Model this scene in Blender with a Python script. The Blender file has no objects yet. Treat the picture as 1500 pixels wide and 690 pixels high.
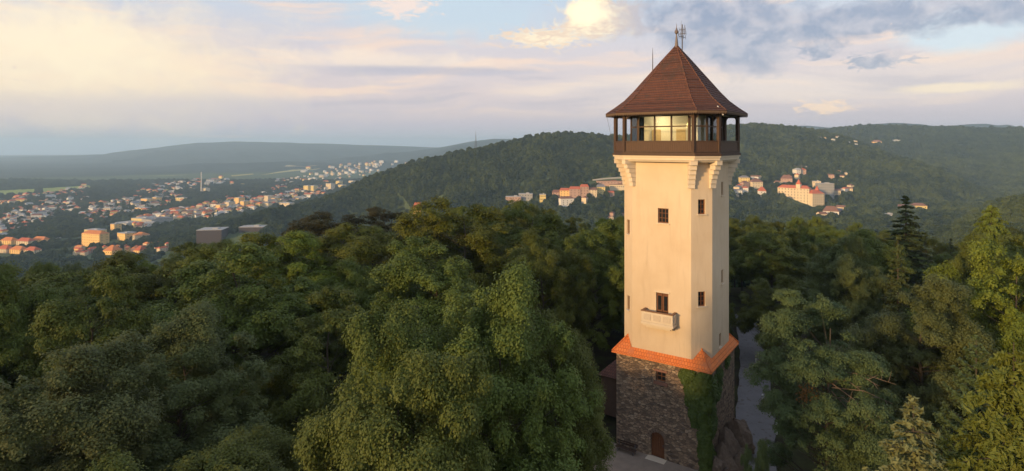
import bpy, math, random
import numpy as np
from mathutils import Vector, Matrix
R = math.radians
random.seed(7)
SC = bpy.context.scene
COL = SC.collection

# ------------------------------------------------------------------ camera, world, sun, exposure
CAMZ, FOC, CU, HV = 26.3, 850.0, 750.0, 212.0          # eye height (m), focal length and horizon row of the photograph
cam_d = bpy.data.cameras.new('camera'); cam = bpy.data.objects.new('camera', cam_d); COL.objects.link(cam)
cam.location = (0, 0, CAMZ); cam.rotation_euler = (R(90), 0, 0)
cam_d.sensor_width = 36; cam_d.lens = 36 * FOC / 1500
cam_d.shift_y = -(345 - HV) / 1500
cam_d.clip_start = 0.5; cam_d.clip_end = 60000
SC.camera = cam
SC.view_settings.view_transform = 'Standard'; SC.view_settings.look = 'None'
SC.view_settings.gamma = 1; SC.view_settings.exposure = 0.35
SC.cycles.use_denoising = True
SC.cycles.max_bounces = 6; SC.cycles.diffuse_bounces = 2; SC.cycles.transmission_bounces = 6
SC.cycles.volume_bounces = 2
SC.cycles.transparent_max_bounces = 8
SUN_EL = R(9.0); SUN_AZ = math.atan2(-.78, -.626)        # towards the sun: behind the camera and to its left
sun_dir = Vector((math.sin(SUN_AZ) * math.cos(SUN_EL), math.cos(SUN_AZ) * math.cos(SUN_EL), math.sin(SUN_EL)))
sl = bpy.data.lights.new('sun', 'SUN'); sl.energy = 4.6; sl.angle = R(5.0); sl.color = (1.0, 0.66, 0.32)
so = bpy.data.objects.new('sun', sl); COL.objects.link(so); so.location = (-300, -300, 200)
so.rotation_euler = (-sun_dir).to_track_quat('-Z', 'Y').to_euler()

def lin(r, g, b):
    f = lambda c: (c / 255 / 12.92) if c / 255 <= .04045 else ((c / 255 + .055) / 1.055) ** 2.4
    return (f(r), f(g), f(b), 1)

class NT:
    """small helper round a node tree"""
    def __init__(s, tree): s.t = tree; s.n = tree.nodes; s.l = tree.links
    def node(s, typ, **kw):
        n = s.n.new(typ)
        for k, v in kw.items(): setattr(n, k, v)
        return n
    def put(s, sock, v):
        if isinstance(v, bpy.types.NodeSocket): s.l.new(v, sock)
        elif v is not None: sock.default_value = v
    def m(s, op, a, b=None, c=None, clamp=False):
        n = s.node('ShaderNodeMath', operation=op, use_clamp=clamp)
        for i, v in enumerate((a, b, c)):
            if v is not None: s.put(n.inputs[i], v)
        return n.outputs[0]
    def mix(s, f, a, b, blend='MIX'):
        n = s.node('ShaderNodeMix', data_type='RGBA', blend_type=blend)
        s.put(n.inputs[0], f); s.put(n.inputs[6], a); s.put(n.inputs[7], b)
        return n.outputs[2]
    def ramp(s, f, stops, interp='LINEAR'):
        n = s.node('ShaderNodeValToRGB'); cr = n.color_ramp; cr.interpolation = interp
        while len(cr.elements) < len(stops): cr.elements.new(.5)
        for e, (p, c) in zip(cr.elements, stops): e.position = p; e.color = c
        s.put(n.inputs[0], f); return n.outputs[0]
    def noise(s, vec, scale, detail=5, rough=.55, dist=0):
        n = s.node('ShaderNodeTexNoise'); n.inputs['Scale'].default_value = scale
        n.inputs['Detail'].default_value = detail; n.inputs['Roughness'].default_value = rough
        n.inputs['Distortion'].default_value = dist
        if vec is not None: s.l.new(vec, n.inputs['Vector'])
        return n.outputs[0]
    def comb(s, x, y, z=0.0):
        n = s.node('ShaderNodeCombineXYZ')
        for i, v in enumerate((x, y, z)): s.put(n.inputs[i], v)
        return n.outputs[0]
    def smooth(s, v, a, b):
        n = s.node('ShaderNodeMapRange', interpolation_type='SMOOTHSTEP')
        s.put(n.inputs[0], v); n.inputs[1].default_value = a; n.inputs[2].default_value = b
        return n.outputs[0]

W = bpy.data.worlds.new('World'); SC.world = W; W.use_nodes = True
W.node_tree.nodes.clear()
def build_world():
    q = NT(W.node_tree)
    out = q.node('ShaderNodeOutputWorld'); bg = q.node('ShaderNodeBackground')
    STR = 0.12
    bg.inputs[1].default_value = STR
    sky = q.node('ShaderNodeTexSky', sky_type='NISHITA', sun_disc=False, sun_elevation=SUN_EL, sun_rotation=SUN_AZ)
    sky.altitude = 600; sky.air_density = 1.2; sky.dust_density = 2.0
    tc = q.node('ShaderNodeTexCoord'); sx = q.node('ShaderNodeSeparateXYZ'); q.l.new(tc.outputs['Generated'], sx.inputs[0])
    x, y, z = sx.outputs
    az = q.m('ARCTAN2', x, y)
    hz = q.m('SQRT', q.m('ADD', q.m('MULTIPLY', x, x), q.m('MULTIPLY', y, y)))
    el = q.m('DIVIDE', z, q.m('MAXIMUM', hz, 0.02))
    el = q.m('MINIMUM', q.m('MAXIMUM', el, -0.02), 3.0)
    P = q.comb(az, q.m('MULTIPLY', el, 1.25))
    fbm = q.noise(P, 9.0, 9, .58, .25)
    fine = q.noise(P, 26.0, 7, .6, .3)
    big = q.noise(P, 2.6, 4, .5)
    warp = q.m('ADD', q.m('MULTIPLY', q.m('SUBTRACT', big, .5), .10), el)
    puff = q.m('ADD', q.m('MULTIPLY', q.noise(P, 17.0, 10, .64, .6), .8), q.m('MULTIPLY', fbm, .2))
    wisp = q.noise(q.comb(q.m('MULTIPLY', az, 1.0), q.m('MULTIPLY', el, 2.6)), 42.0, 8, .65, .8)
    band = q.noise(q.comb(q.m('MULTIPLY', az, 2.0), q.m('MULTIPLY', warp, 20.0), 3.0), 1.7, 6, .5, .2)
    # clear air to high cloud, by elevation
    c = q.ramp(q.m('MULTIPLY', el, 1.0), [(0.0, lin(178, 184, 200)), (.035, lin(190, 183, 196)), (.09, lin(212, 196, 197)),
                                         (.16, lin(208, 199, 204)), (.26, lin(184, 201, 218)), (.7, lin(160, 180, 205)), (1.0, lin(140, 165, 200))])
    warmb = q.smooth(band, .48, .66)
    keep = q.m('MULTIPLY', warmb, q.smooth(el, .035, .085))
    c = q.mix(q.m('MULTIPLY', keep, .85), c, lin(238, 210, 192))
    lil = q.m('MULTIPLY', q.smooth(band, .47, .33), q.m('MULTIPLY', q.smooth(el, .02, .06), q.smooth(el, .22, .12)))
    c = q.mix(q.m('MULTIPLY', lil, .65), c, lin(184, 178, 190))
    def px(u, v): a = math.atan((u - CU) / FOC); return a, (HV - v) / FOC * math.cos(a)
    def blob(u, v, ru, rv, k=.9, t=.45, s=4.0, n=None):
        a, e = px(u, v); ca = math.cos(a)
        da = q.m('DIVIDE', q.m('SUBTRACT', az, a), ru / FOC * ca * ca)
        de = q.m('DIVIDE', q.m('SUBTRACT', el, e), rv / FOC * ca)
        g = q.m('EXPONENT', q.m('MULTIPLY', q.m('ADD', q.m('MULTIPLY', da, da), q.m('MULTIPLY', de, de)), -1.0))
        w = q.m('ADD', g, q.m('MULTIPLY', q.m('SUBTRACT', n if n is not None else puff, .5), k * 1.9))
        return q.m('MULTIPLY', q.m('SUBTRACT', w, t), s, clamp=True)
    # big warm glow of thin cloud on the left
    c = q.mix(q.m('MULTIPLY', blob(110, 95, 360, 95, .7, .15, 1.5), .85), c, lin(247, 226, 196))
    c = q.mix(q.m('MULTIPLY', blob(90, 60, 200, 70, .9, .3, 1.6, fine), .6), c, lin(252, 236, 204))
    c = q.mix(q.m('MULTIPLY', blob(560, 88, 190, 16, .9, .35, 2.0), .7), c, lin(243, 222, 203))
    c = q.mix(q.m('MULTIPLY', blob(640, 104, 200, 9, .7, .35, 2.0), .7), c, lin(178, 176, 192))
    c = q.mix(q.m('MULTIPLY', blob(300, 160, 330, 26, .7, .3, 1.6), .5), c, lin(190, 186, 197))
    # blue gaps
    c = q.mix(q.m('MULTIPLY', blob(660, 22, 170, 40, .7, .3, 2.2), .85), c, lin(190, 206, 219))
    c = q.mix(q.m('MULTIPLY', blob(1410, 45, 120, 42, .7, .3, 2.2), .8), c, lin(202, 218, 228))
    c = q.mix(q.m('MULTIPLY', blob(1100, 130, 500, 34, .9, .4, 2.0, band), .55), c, lin(228, 214, 206))
    # soft grey blue cloud deck on the right
    dk = lin(160, 165, 182)
    for b in ((1085, 44, 150, 66, .85, .36, 2.6), (1290, 24, 190, 36, .9, .40, 2.8), (1010, 20, 110, 40, .9, .4, 2.4), (1285, 88, 70, 15, 1.5, .45, 3.0, wisp),
              (1190, 76, 40, 12, 1.5, .5, 3.0, wisp), (1470, 14, 90, 28, .9, .42, 2.8)):
        m = blob(*b)
        tone = q.mix(q.smooth(fine, .35, .68), lin(143, 153, 177), lin(186, 184, 195))
        c = q.mix(q.m('MULTIPLY', m, .92), c, tone)
    # sunlit heap cloud, cream at its left and upper side, lilac grey on its right
    m1 = q.m('MAXIMUM', blob(876, 28, 78, 46, 1.3, .40, 3.5), blob(800, 56, 74, 18, 1.3, .42, 3.5, wisp))
    a0, _ = px(905, 0); shade = q.smooth(q.m('ADD', az, q.m('MULTIPLY', q.m('SUBTRACT', fine, .5), .16)), a0 - .06, a0 + .05)
    c = q.mix(q.m('MULTIPLY', m1, .95), c, q.mix(shade, q.mix(q.smooth(wisp, .35, .62), lin(255, 238, 203), lin(233, 206, 180)), lin(188, 180, 186)))
    c = q.mix(q.m('MULTIPLY', blob(858, 16, 34, 28, 1.0, .35, 2.0), .9), c, (1.25, 1.02, .66, 1))
    c = q.mix(blob(590, 8, 56, 22, 1.2, .4, 2.2, wisp), c, lin(236, 216, 206))
    c = q.mix(q.m('MULTIPLY', blob(1205, 157, 60, 12, 1.6, .5, 2.2, wisp), .9), c, lin(244, 214, 188))
    c = q.mix(q.m('MULTIPLY', blob(1400, 128, 110, 9, .9, .4, 2.0), .8), c, lin(243, 223, 196))
    c = q.mix(q.m('MULTIPLY', blob(1330, 78, 60, 14, .9, .45, 2.0), .4), c, lin(225, 205, 200))
    c = q.mix(q.m('MULTIPLY', blob(330, 200, 60, 3, .6, .45, 2.0), .4), c, lin(235, 200, 195))
    v = q.node('ShaderNodeVectorMath', operation='SCALE'); q.l.new(c, v.inputs[0]); v.inputs['Scale'].default_value = 1 / STR
    f = q.mix(.88, sky.outputs[0], v.outputs[0])
    q.l.new(f, bg.inputs[0]); q.l.new(bg.outputs[0], out.inputs[0])
build_world()

def at(u, v, d):
    """the point at depth d seen at photograph pixel (u, v)"""
    return Vector(((u - CU) / FOC * d, d, CAMZ - (v - HV) / FOC * d))

# ------------------------------------------------------------------ helpers
def tag(o, label=None, cat=None, group=None, kind=None):
    if label: o['label'] = label
    if cat: o['category'] = cat
    if group: o['group'] = group
    if kind: o['kind'] = kind
    return o
def empty(name, label, cat, loc=(0, 0, 0), rz=0, group=None):
    o = bpy.data.objects.new(name, None); COL.objects.link(o); o.empty_display_size = .3
    o.location = loc; o.rotation_euler = (0, 0, rz)
    return tag(o, label, cat, group)
def link(name, me, parent=None, loc=None):
    o = bpy.data.objects.new(name, me); COL.objects.link(o)
    if parent: o.parent = parent
    if loc is not None: o.location = loc
    return o
class MB:
    def __init__(s): s.v = []; s.f = []; s.mi = []; s.uv = []
    def face(s, pts, mi=0, uv=None):
        i = len(s.v); s.v += [tuple(p) for p in pts]; s.f.append(tuple(range(i, i + len(pts)))); s.mi.append(mi)
        if uv is None:
            a = Vector(pts[0]); b = Vector(pts[1]); n = (b - a).cross(Vector(pts[-1]) - a)
            n = n.normalized() if n.length > 1e-9 else Vector((0, 0, 1))
            if abs(n.z) > .95: uv = [(p[0], p[1]) for p in pts]
            else:
                h = Vector((-n.y, n.x, 0)).normalized(); w = n.cross(h)
                uv = [(Vector(p).dot(h), Vector(p).dot(w)) for p in pts]
        s.uv += uv
        return s
    def prism(s, poly, z0, z1, mi=0, top=None, caps=True):
        """poly counter clockwise; top: another polygon at z1"""
        top = top or poly; n = len(poly)
        for i in range(n):
            a, b = poly[i], poly[(i + 1) % n]; c, d = top[(i + 1) % n], top[i]
            s.face([(a[0], a[1], z0), (b[0], b[1], z0), (c[0], c[1], z1), (d[0], d[1], z1)], mi)
        if caps:
            s.face([(p[0], p[1], z1) for p in top], mi); s.face([(p[0], p[1], z0) for p in reversed(poly)], mi)
        return s
    def box(s, c, d, rz=0, mi=0):
        x, y = d[0] / 2, d[1] / 2; ca, sa = math.cos(rz), math.sin(rz)
        poly = [(c[0] + a * ca - b * sa, c[1] + a * sa + b * ca) for a, b in ((-x, -y), (x, -y), (x, y), (-x, y))]
        return s.prism(poly, c[2] - d[2] / 2, c[2] + d[2] / 2, mi)
    def tube(s, pts, rad, n=8, mi=0):
        pts = [Vector(p) for p in pts]; rings = []
        for i, p in enumerate(pts):
            t = (pts[min(i + 1, len(pts) - 1)] - pts[max(i - 1, 0)]).normalized()
            a = t.cross(Vector((0, 0, 1)) if abs(t.z) < .9 else Vector((1, 0, 0))).normalized(); b = t.cross(a)
            r = rad[i] if isinstance(rad, (list, tuple)) else rad
            rings.append([p + (a * math.cos(k * 2 * math.pi / n) + b * math.sin(k * 2 * math.pi / n)) * r for k in range(n)])
        for i in range(len(rings) - 1):
            for k in range(n):
                k2 = (k + 1) % n
                s.face([rings[i][k2], rings[i][k], rings[i + 1][k], rings[i + 1][k2]], mi)
        s.face(rings[0], mi); s.face(list(reversed(rings[-1])), mi)
        return s
    def lathe(s, prof, c=(0, 0), n=12, mi=0):
        for (r0, z0), (r1, z1) in zip(prof, prof[1:]):
            for k in range(n):
                a, b = 2 * math.pi * k / n, 2 * math.pi * (k + 1) / n
                P = lambda r, t, z: (c[0] + r * math.cos(t), c[1] + r * math.sin(t), z)
                s.face([P(r0, a, z0), P(r0, b, z0), P(r1, b, z1), P(r1, a, z1)], mi)
        return s
    def mesh(s, name, mats, weld=False):
        me = bpy.data.meshes.new(name); me.from_pydata(s.v, [], s.f)
        uvl = me.uv_layers.new(name='UVMap'); uvl.data.foreach_set('uv', np.array(s.uv, np.float32).ravel())
        for m in (mats if isinstance(mats, (list, tuple)) else [mats]): me.materials.append(m)
        me.polygons.foreach_set('material_index', s.mi); me.update()
        return me
    def build(s, name, mats, parent=None, loc=None):
        return link(name, s.mesh(name, mats), parent, loc)
def np_mesh(name, V, F, mats, mi=None, smooth=False):
    """mesh straight from numpy arrays; F is (n, k)"""
    me = bpy.data.meshes.new(name); n, k = F.shape
    me.vertices.add(len(V)); me.vertices.foreach_set('co', np.ascontiguousarray(V, np.float32).ravel())
    me.loops.add(n * k); me.loops.foreach_set('vertex_index', np.ascontiguousarray(F, np.int32).ravel())
    me.polygons.add(n); me.polygons.foreach_set('loop_start', np.arange(0, n * k, k, dtype=np.int32))
    for m in (mats if isinstance(mats, (list, tuple)) else [mats]): me.materials.append(m)
    if mi is not None: me.polygons.foreach_set('material_index', mi.astype(np.int32))
    me.update(calc_edges=True)
    me.polygons.foreach_set('use_smooth', np.full(n, smooth)); me.update()
    return me

# ------------------------------------------------------------------ materials
def mat(name, fn):
    m = bpy.data.materials.new(name); m.use_nodes = True; m.node_tree.nodes.clear()
    q = NT(m.node_tree); out = q.node('ShaderNodeOutputMaterial')
    sh = fn(q); q.l.new(sh, out.inputs[0]); return m
def pbsdf(q, col, rough=.7, spec=.3, bump=None, bstr=.4, bdist=.05, metal=0):
    b = q.node('ShaderNodeBsdfPrincipled'); q.put(b.inputs['Base Color'], col); q.put(b.inputs['Roughness'], rough)
    b.inputs['Specular IOR Level'].default_value = spec; b.inputs['Metallic'].default_value = metal
    if bump is not None:
        n = q.node('ShaderNodeBump'); n.inputs['Strength'].default_value = bstr; n.inputs['Distance'].default_value = bdist
        q.l.new(bump, n.inputs['Height']); q.l.new(n.outputs[0], b.inputs['Normal'])
    return b.outputs[0]
def objc(q): return q.node('ShaderNodeTexCoord').outputs['Object']
def uvc(q): return q.node('ShaderNodeTexCoord').outputs['UV']
def scaled(q, vec, s):
    n = q.node('ShaderNodeMapping'); n.inputs['Scale'].default_value = s; q.l.new(vec, n.inputs[0]); return n.outputs[0]
def plain(name, col, rough=.7, spec=.3, var=.25, scale=3, metal=0):
    def fn(q):
        n = q.noise(objc(q), scale, 5)
        d = tuple(c * (1 - var) for c in col[:3]) + (1,); l = tuple(min(1, c * (1 + var)) for c in col[:3]) + (1,)
        return pbsdf(q, q.mix(n, d, l), rough, spec, n, .15, .02, metal)
    return mat(name, fn)

def m_plaster(q):
    o = objc(q); n = q.noise(o, .35, 6, .6); n2 = q.noise(scaled(q, o, (1.3, 1.3, .22)), .9, 6, .65); f = q.noise(o, 9, 4)
    c = q.mix(q.smooth(n, .3, .7), (.65, .495, .32, 1), (.71, .56, .38, 1))
    st = q.noise(scaled(q, o, (3.2, 3.2, .16)), 1.4, 4, .6)
    c = q.mix(q.m('MULTIPLY', q.m('MULTIPLY', q.smooth(st, .52, .7), q.smooth(n, .45, .65)), .22), c, (.36, .26, .17, 1))
    c = q.mix(q.m('MULTIPLY', q.smooth(n2, .5, .8), .35), c, (.42, .29, .17, 1))
    return pbsdf(q, c, .85, .2, f, .12, .02)
PLASTER = mat('cream_plaster', m_plaster)
TRIM = plain('pale_stone_trim', (.70, .58, .42), .8, .2, .12, 2)
def m_stone(q):
    o = scaled(q, objc(q), (1.0, 1.0, 1.75))
    w = q.node('ShaderNodeVectorMath', operation='ADD')
    nz = q.node('ShaderNodeTexNoise'); nz.inputs['Scale'].default_value = 1.2; q.l.new(o, nz.inputs['Vector'])
    sc = q.node('ShaderNodeVectorMath', operation='SCALE'); q.l.new(nz.outputs[1], sc.inputs[0]); sc.inputs['Scale'].default_value = .25
    q.l.new(o, w.inputs[0]); q.l.new(sc.outputs[0], w.inputs[1])
    v = q.node('ShaderNodeTexVoronoi', feature='DISTANCE_TO_EDGE'); v.inputs['Scale'].default_value = 2.9; q.l.new(w.outputs[0], v.inputs['Vector'])
    v2 = q.node('ShaderNodeTexVoronoi'); v2.inputs['Scale'].default_value = 2.9; q.l.new(w.outputs[0], v2.inputs['Vector'])
    sp = q.node('ShaderNodeSeparateColor'); q.l.new(v2.outputs['Color'], sp.inputs[0])
    stone = q.ramp(sp.outputs[0], [(0, (.15, .10, .068, 1)), (.4, (.34, .23, .145, 1)), (.75, (.46, .31, .19, 1)), (1, (.60, .44, .29, 1))])
    stone = q.mix(q.m('MULTIPLY', q.noise(o, 7, 5), .5), stone, (.09, .075, .065, 1))
    mort = q.smooth(v.outputs[0], .02, .07)
    c = q.mix(mort, (.24, .19, .145, 1), stone)
    return pbsdf(q, c, .9, .2, q.m('ADD', mort, q.m('MULTIPLY', q.noise(o, 10, 4), .4)), 1.0, .12)
STONE = mat('rubble_stone', m_stone)
def tile_mat(name, cols, row=.33, wid=.22, lich=None):
    def fn(q):
        u = uvc(q)
        b = q.node('ShaderNodeTexBrick'); b.offset = .5; q.l.new(u, b.inputs['Vector'])
        b.inputs['Scale'].default_value = 1; b.inputs['Brick Width'].default_value = wid; b.inputs['Row Height'].default_value = row
        b.inputs['Mortar Size'].default_value = .018; b.inputs['Bias'].default_value = -.1
        b.inputs['Color1'].default_value = cols[0]; b.inputs['Color2'].default_value = cols[1]; b.inputs['Mortar'].default_value = cols[2]
        s = q.node('ShaderNodeSeparateXYZ'); q.l.new(u, s.inputs[0])
        saw = q.m('FRACT', q.m('DIVIDE', s.outputs[1], row))
        c = b.outputs[0]
        n = q.noise(objc(q), 1.1, 6, .65)
        c = q.mix(q.smooth(n, .5, .72), c, cols[3])
        if lich: c = q.mix(q.m('MULTIPLY', q.smooth(q.noise(objc(q), 2.6, 6, .7), .56, .68), .8), c, lich)
        return pbsdf(q, c, .8, .25, q.m('SUBTRACT', 1.0, saw), .9, .09)
    return mat(name, fn)
ROOF = tile_mat('weathered_roof_tile', ((.125, .055, .038, 1), (.175, .078, .052, 1), (.06, .03, .024, 1), (.075, .052, .042, 1)), 7.9 / 27, .22)
SKIRT = tile_mat('new_orange_tile', ((.74, .20, .05, 1), (.82, .26, .07, 1), (.45, .11, .03, 1), (.60, .20, .08, 1)), .30, .24)
def m_wood(q):
    o = objc(q); u = uvc(q); s = q.node('ShaderNodeSeparateXYZ'); q.l.new(u, s.inputs[0])
    g = q.m('FRACT', q.m('DIVIDE', s.outputs[0], .16)); gap = q.smooth(g, .0, .14)
    n = q.noise(scaled(q, o, (7, 7, .8)), 2, 5)
    c = q.mix(n, (.055, .031, .019, 1), (.13, .072, .042, 1)); c = q.mix(gap, (.012, .008, .006, 1), c)
    return pbsdf(q, c, .65, .3, gap, .5, .02)
WOODB = mat('dark_boarding', m_wood)
WOOD = plain('dark_timber', (.075, .044, .028), .65, .3, .4, 4)
BROWN = plain('brown_joinery', (.17, .065, .026), .6, .3, .3, 6)
IRON = plain('dull_iron', (.10, .09, .09), .5, .5, .2, 8)
COPPER = plain('red_brown_sheet', (.24, .085, .06), .5, .4, .25, 5)
def m_glass(q):
    t = q.node('ShaderNodeBsdfTransparent'); t.inputs[0].default_value = (.86, .88, .86, 1)
    g = q.node('ShaderNodeBsdfGlossy'); g.inputs['Roughness'].default_value = .03
    fr = q.node('ShaderNodeFresnel'); fr.inputs[0].default_value = 1.5
    mx = q.node('ShaderNodeMixShader'); q.l.new(q.m('ADD', fr.outputs[0], .05), mx.inputs[0]); q.l.new(t.outputs[0], mx.inputs[1]); q.l.new(g.outputs[0], mx.inputs[2])
    return mx.outputs[0]
GLASS = mat('window_glass', m_glass)
DGLASS = plain('dark_window_glass', (.018, .02, .022), .12, .6, .2, 2)
CREAMIN = plain('cream_interior', (.76, .69, .52), .8, .2, .08, 2)
WHITEP = plain('white_paint', (.74, .72, .68), .6, .3, .1, 5)
def lampm(q):
    e = q.node('ShaderNodeEmission'); e.inputs[0].default_value = (1, .72, .25, 1); e.inputs[1].default_value = 3.0; return e.outputs[0]
LAMP = mat('lit_lamp_shade', lampm)

def leafmat(name, dark, light, trans=.18, hue=.5):
    def fn(q):
        oi = q.node('ShaderNodeObjectInfo'); o = objc(q)
        n = q.noise(o, .55, 3); n2 = q.noise(o, 5.0, 2)
        c = q.mix(q.m('ADD', q.m('MULTIPLY', n, .7), q.m('MULTIPLY', q.m('SUBTRACT', n2, .5), .7), clamp=True), dark, light)
        h = q.node('ShaderNodeHueSaturation')
        q.put(h.inputs['Hue'], q.m('ADD', .5 - .018, q.m('MULTIPLY', oi.outputs['Random'], .034)))
        q.put(h.inputs['Value'], q.m('ADD', .8, q.m('MULTIPLY', oi.outputs['Random'], .4))); q.l.new(c, h.inputs['Color'])
        b = pbsdf(q, h.outputs[0], .6, .25)
        t = q.node('ShaderNodeBsdfTranslucent'); q.l.new(q.mix(.5, h.outputs[0], (.16, .16, .01, 1)), t.inputs[0])
        mx = q.node('ShaderNodeMixShader'); mx.inputs[0].default_value = trans; q.l.new(b, mx.inputs[1]); q.l.new(t.outputs[0], mx.inputs[2])
        return mx.outputs[0]
    return mat(name, fn)
LEAF = {'beech': leafmat('beech_leaf', (.066, .090, .014, 1), (.200, .222, .036, 1)),
        'grey': leafmat('greyish_leaf', (.074, .098, .030, 1), (.190, .214, .066, 1)),
        'lime': leafmat('lime_leaf', (.074, .108, .020, 1), (.200, .236, .044, 1)),
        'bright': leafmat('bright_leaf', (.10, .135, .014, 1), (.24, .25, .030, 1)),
        'copper': leafmat('brownish_leaf', (.060, .052, .014, 1), (.105, .085, .024, 1)),
        'spruce': leafmat('spruce_needle', (.050, .075, .022, 1), (.115, .145, .042, 1), .1),
        'palespruce': leafmat('pale_spruce_needle', (.17, .19, .065, 1), (.30, .30, .11, 1), .1),
        'larch': leafmat('larch_needle', (.11, .14, .022, 1), (.20, .23, .04, 1), .2),
        'pine': leafmat('pine_needle', (.060, .088, .028, 1), (.135, .165, .058, 1), .1),
        'ivy': leafmat('ivy_leaf', (.055, .10, .018, 1), (.14, .20, .035, 1), .15)}
BARK = plain('tree_bark', (.085, .07, .052), .9, .1, .35, 6)
DEAD = plain('dead_wood', (.20, .15, .11), .9, .1, .25, 6)
REDLEAF = leafmat('withered_leaf', (.15, .075, .025, 1), (.24, .12, .045, 1), .2)

# ------------------------------------------------------------------ terrain
PL = CAMZ - 220.0                                          # the plain far below on the left
def ridge(pts):                                            # (u, v, depth) of the skyline -> world crest
    return np.array([tuple(at(*p)) for p in pts])
RID = [  # crest, slope, tree height taken off, blend
    (ridge([(405, 306, 1250), (478, 290, 1350), (526, 268, 1400), (555, 253, 1430), (607, 235, 1470), (662, 222, 1500), (717, 212, 1530), (772, 199, 1560),
            (816, 192, 1600), (860, 195, 1650), (900, 198, 1700), (990, 190, 1850), (1090, 180, 2000), (1150, 183, 2050), (1200, 191, 2100), (1245, 206, 2150), (1290, 225, 2150)]), .36, 12),
    (ridge([(1150, 194, 2800), (1190, 191, 2800), (1225, 187, 2850), (1270, 183, 2900), (1330, 184, 2900), (1400, 186, 2800), (1500, 187, 2700), (1650, 184, 2600), (1900, 182, 2500)]), .22, 12),
    (ridge([(1330, 352, 760), (1380, 336, 740), (1440, 312, 720), (1500, 290, 700), (1600, 262, 680), (1800, 240, 660)]), .33, 12),
    (ridge([(-500, 246, 9000), (-200, 238, 9000), (0, 231, 9000), (150, 226, 9000), (200, 219, 9000), (290, 209, 9200), (350, 207, 9200), (430, 209, 9000), (500, 211, 9000), (560, 213, 9000), (620, 215, 9000), (700, 217, 9000)]), .10, 0),
    (ridge([(600, 222, 7000), (650, 215, 7000), (690, 207, 7000), (722, 203, 7000), (760, 203, 7000), (900, 204, 7000)]), .10, 0),
    (ridge([(-300, 254, 7400), (-100, 249, 7400), (0, 245, 7400), (90, 241, 7400), (190, 246, 7400), (280, 232, 7400), (380, 228, 7400), (470, 231, 7400), (540, 228, 7400), (640, 231, 7400)]), .08, 0),
    (ridge([(120, 262, 5600), (180, 256, 5600), (230, 245, 5600), (290, 239, 5700), (350, 239, 5700), (420, 236, 5800), (500, 240, 5700), (560, 236, 5800), (640, 236, 5800), (700, 232, 5800)]), .07, 0),
    (ridge([(1100, 186, 6500), (1180, 184, 6500), (1215, 187, 6500), (1310, 179, 6500), (1370, 185, 6500), (1435, 181, 6500), (1470, 188, 6500), (1700, 184, 6500)]), .12, 0),
]
SHADE = np.array([(-760, -900, 90.), (-640, -640, 112.), (-560, -430, 118.), (-530, -250, 116.), (-545, -90, 104.), (-580, 10, 76.)])  # unseen bare hill west of the tower, added and shaped to cast shade
def poly_dist(X, Y, C):
    best = np.full(X.shape, 1e9); bz = np.zeros(X.shape)
    for a, b in zip(C[:-1], C[1:]):
        d = b[:2] - a[:2]; L = (d @ d)
        t = np.clip(((X - a[0]) * d[0] + (Y - a[1]) * d[1]) / L, 0, 1)
        dist = np.hypot(X - a[0] - t * d[0], Y - a[1] - t * d[1]); z = a[2] + t * (b[2] - a[2])
        k = dist < best; best = np.where(k, dist, best); bz = np.where(k, z, bz)
    return best, bz
def sstep(v, a, b): t = np.clip((v - a) / (b - a), 0, 1); return t * t * (3 - 2 * t)
def wob(X, Y, s, ph=0):
    return (np.sin(X / s + ph) * np.cos(Y / s * 1.13 + 1.7 * ph) + .5 * np.sin(X / s * 2.1 + Y / s * 1.3 + ph) + .3 * np.cos(X / s * 3.7 - Y / s * 3.1 + 2 * ph)) / 1.8
def smax(a, b, k): h = np.clip(.5 + .5 * (a - b) / k, 0, 1); return b + (a - b) * h + k * h * (1 - h)
def height(X, Y):
    X = np.asarray(X, float); Y = np.asarray(Y, float)
    r = np.hypot(X, Y); far = sstep(r, 350, 900)
    floor = PL + (-118 - PL) * sstep(X, -350, 250) * sstep(Y, -2000, 300) * (1 - sstep(Y, 3800, 5500)) + wob(X, Y, 420, .4) * 5 * far
    # the tower hill
    r0 = 78 - 38 * sstep(-X, 10, 70) + 60 * sstep(X, 30, 140)
    cx, cy = 8.0, 38.0
    q = np.hypot(X - cx, (Y - cy)); e = np.maximum(q - r0 * .72, 0)
    hill = -e * e / (e + 110) * .46 + wob(X, Y, 31, 1.0) * .9 * sstep(q, 26, 60)
    hill = hill - 1.0 - 1.5 * sstep(-X, 8, 40)
    z = smax(hill, floor, 25)
    for C, sl_, th in RID:
        d, cz = poly_dist(X, Y, C)
        rr = (cz - th) - sl_ * (np.sqrt(d * d + 60 ** 2) - 60) + wob(X, Y, 190, 2.0) * 20 * sstep(d, 60, 420) + wob(X, Y, 71, .7) * 6 * sstep(d, 30, 200)
        z = smax(z, rr, 6)
    d, cz = poly_dist(X, Y, SHADE)
    z = smax(z, cz - .45 * (np.sqrt(d * d + 40 ** 2) - 40), 10)
    return z
def hgt(x, y): return float(height(np.array([x]), np.array([y]))[0])
def ground_at(u, v, lo=300, hi=12000):
    """where the ray through photograph pixel (u, v) meets the ground"""
    d = np.geomspace(lo, hi, 500); X = (u - CU) / FOC * d; Z = CAMZ - (v - HV) / FOC * d
    g = height(X, d); k = np.argmax(Z <= g)
    if Z[k] > g[k]: return None
    return Vector((X[k], d[k], g[k]))

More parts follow.
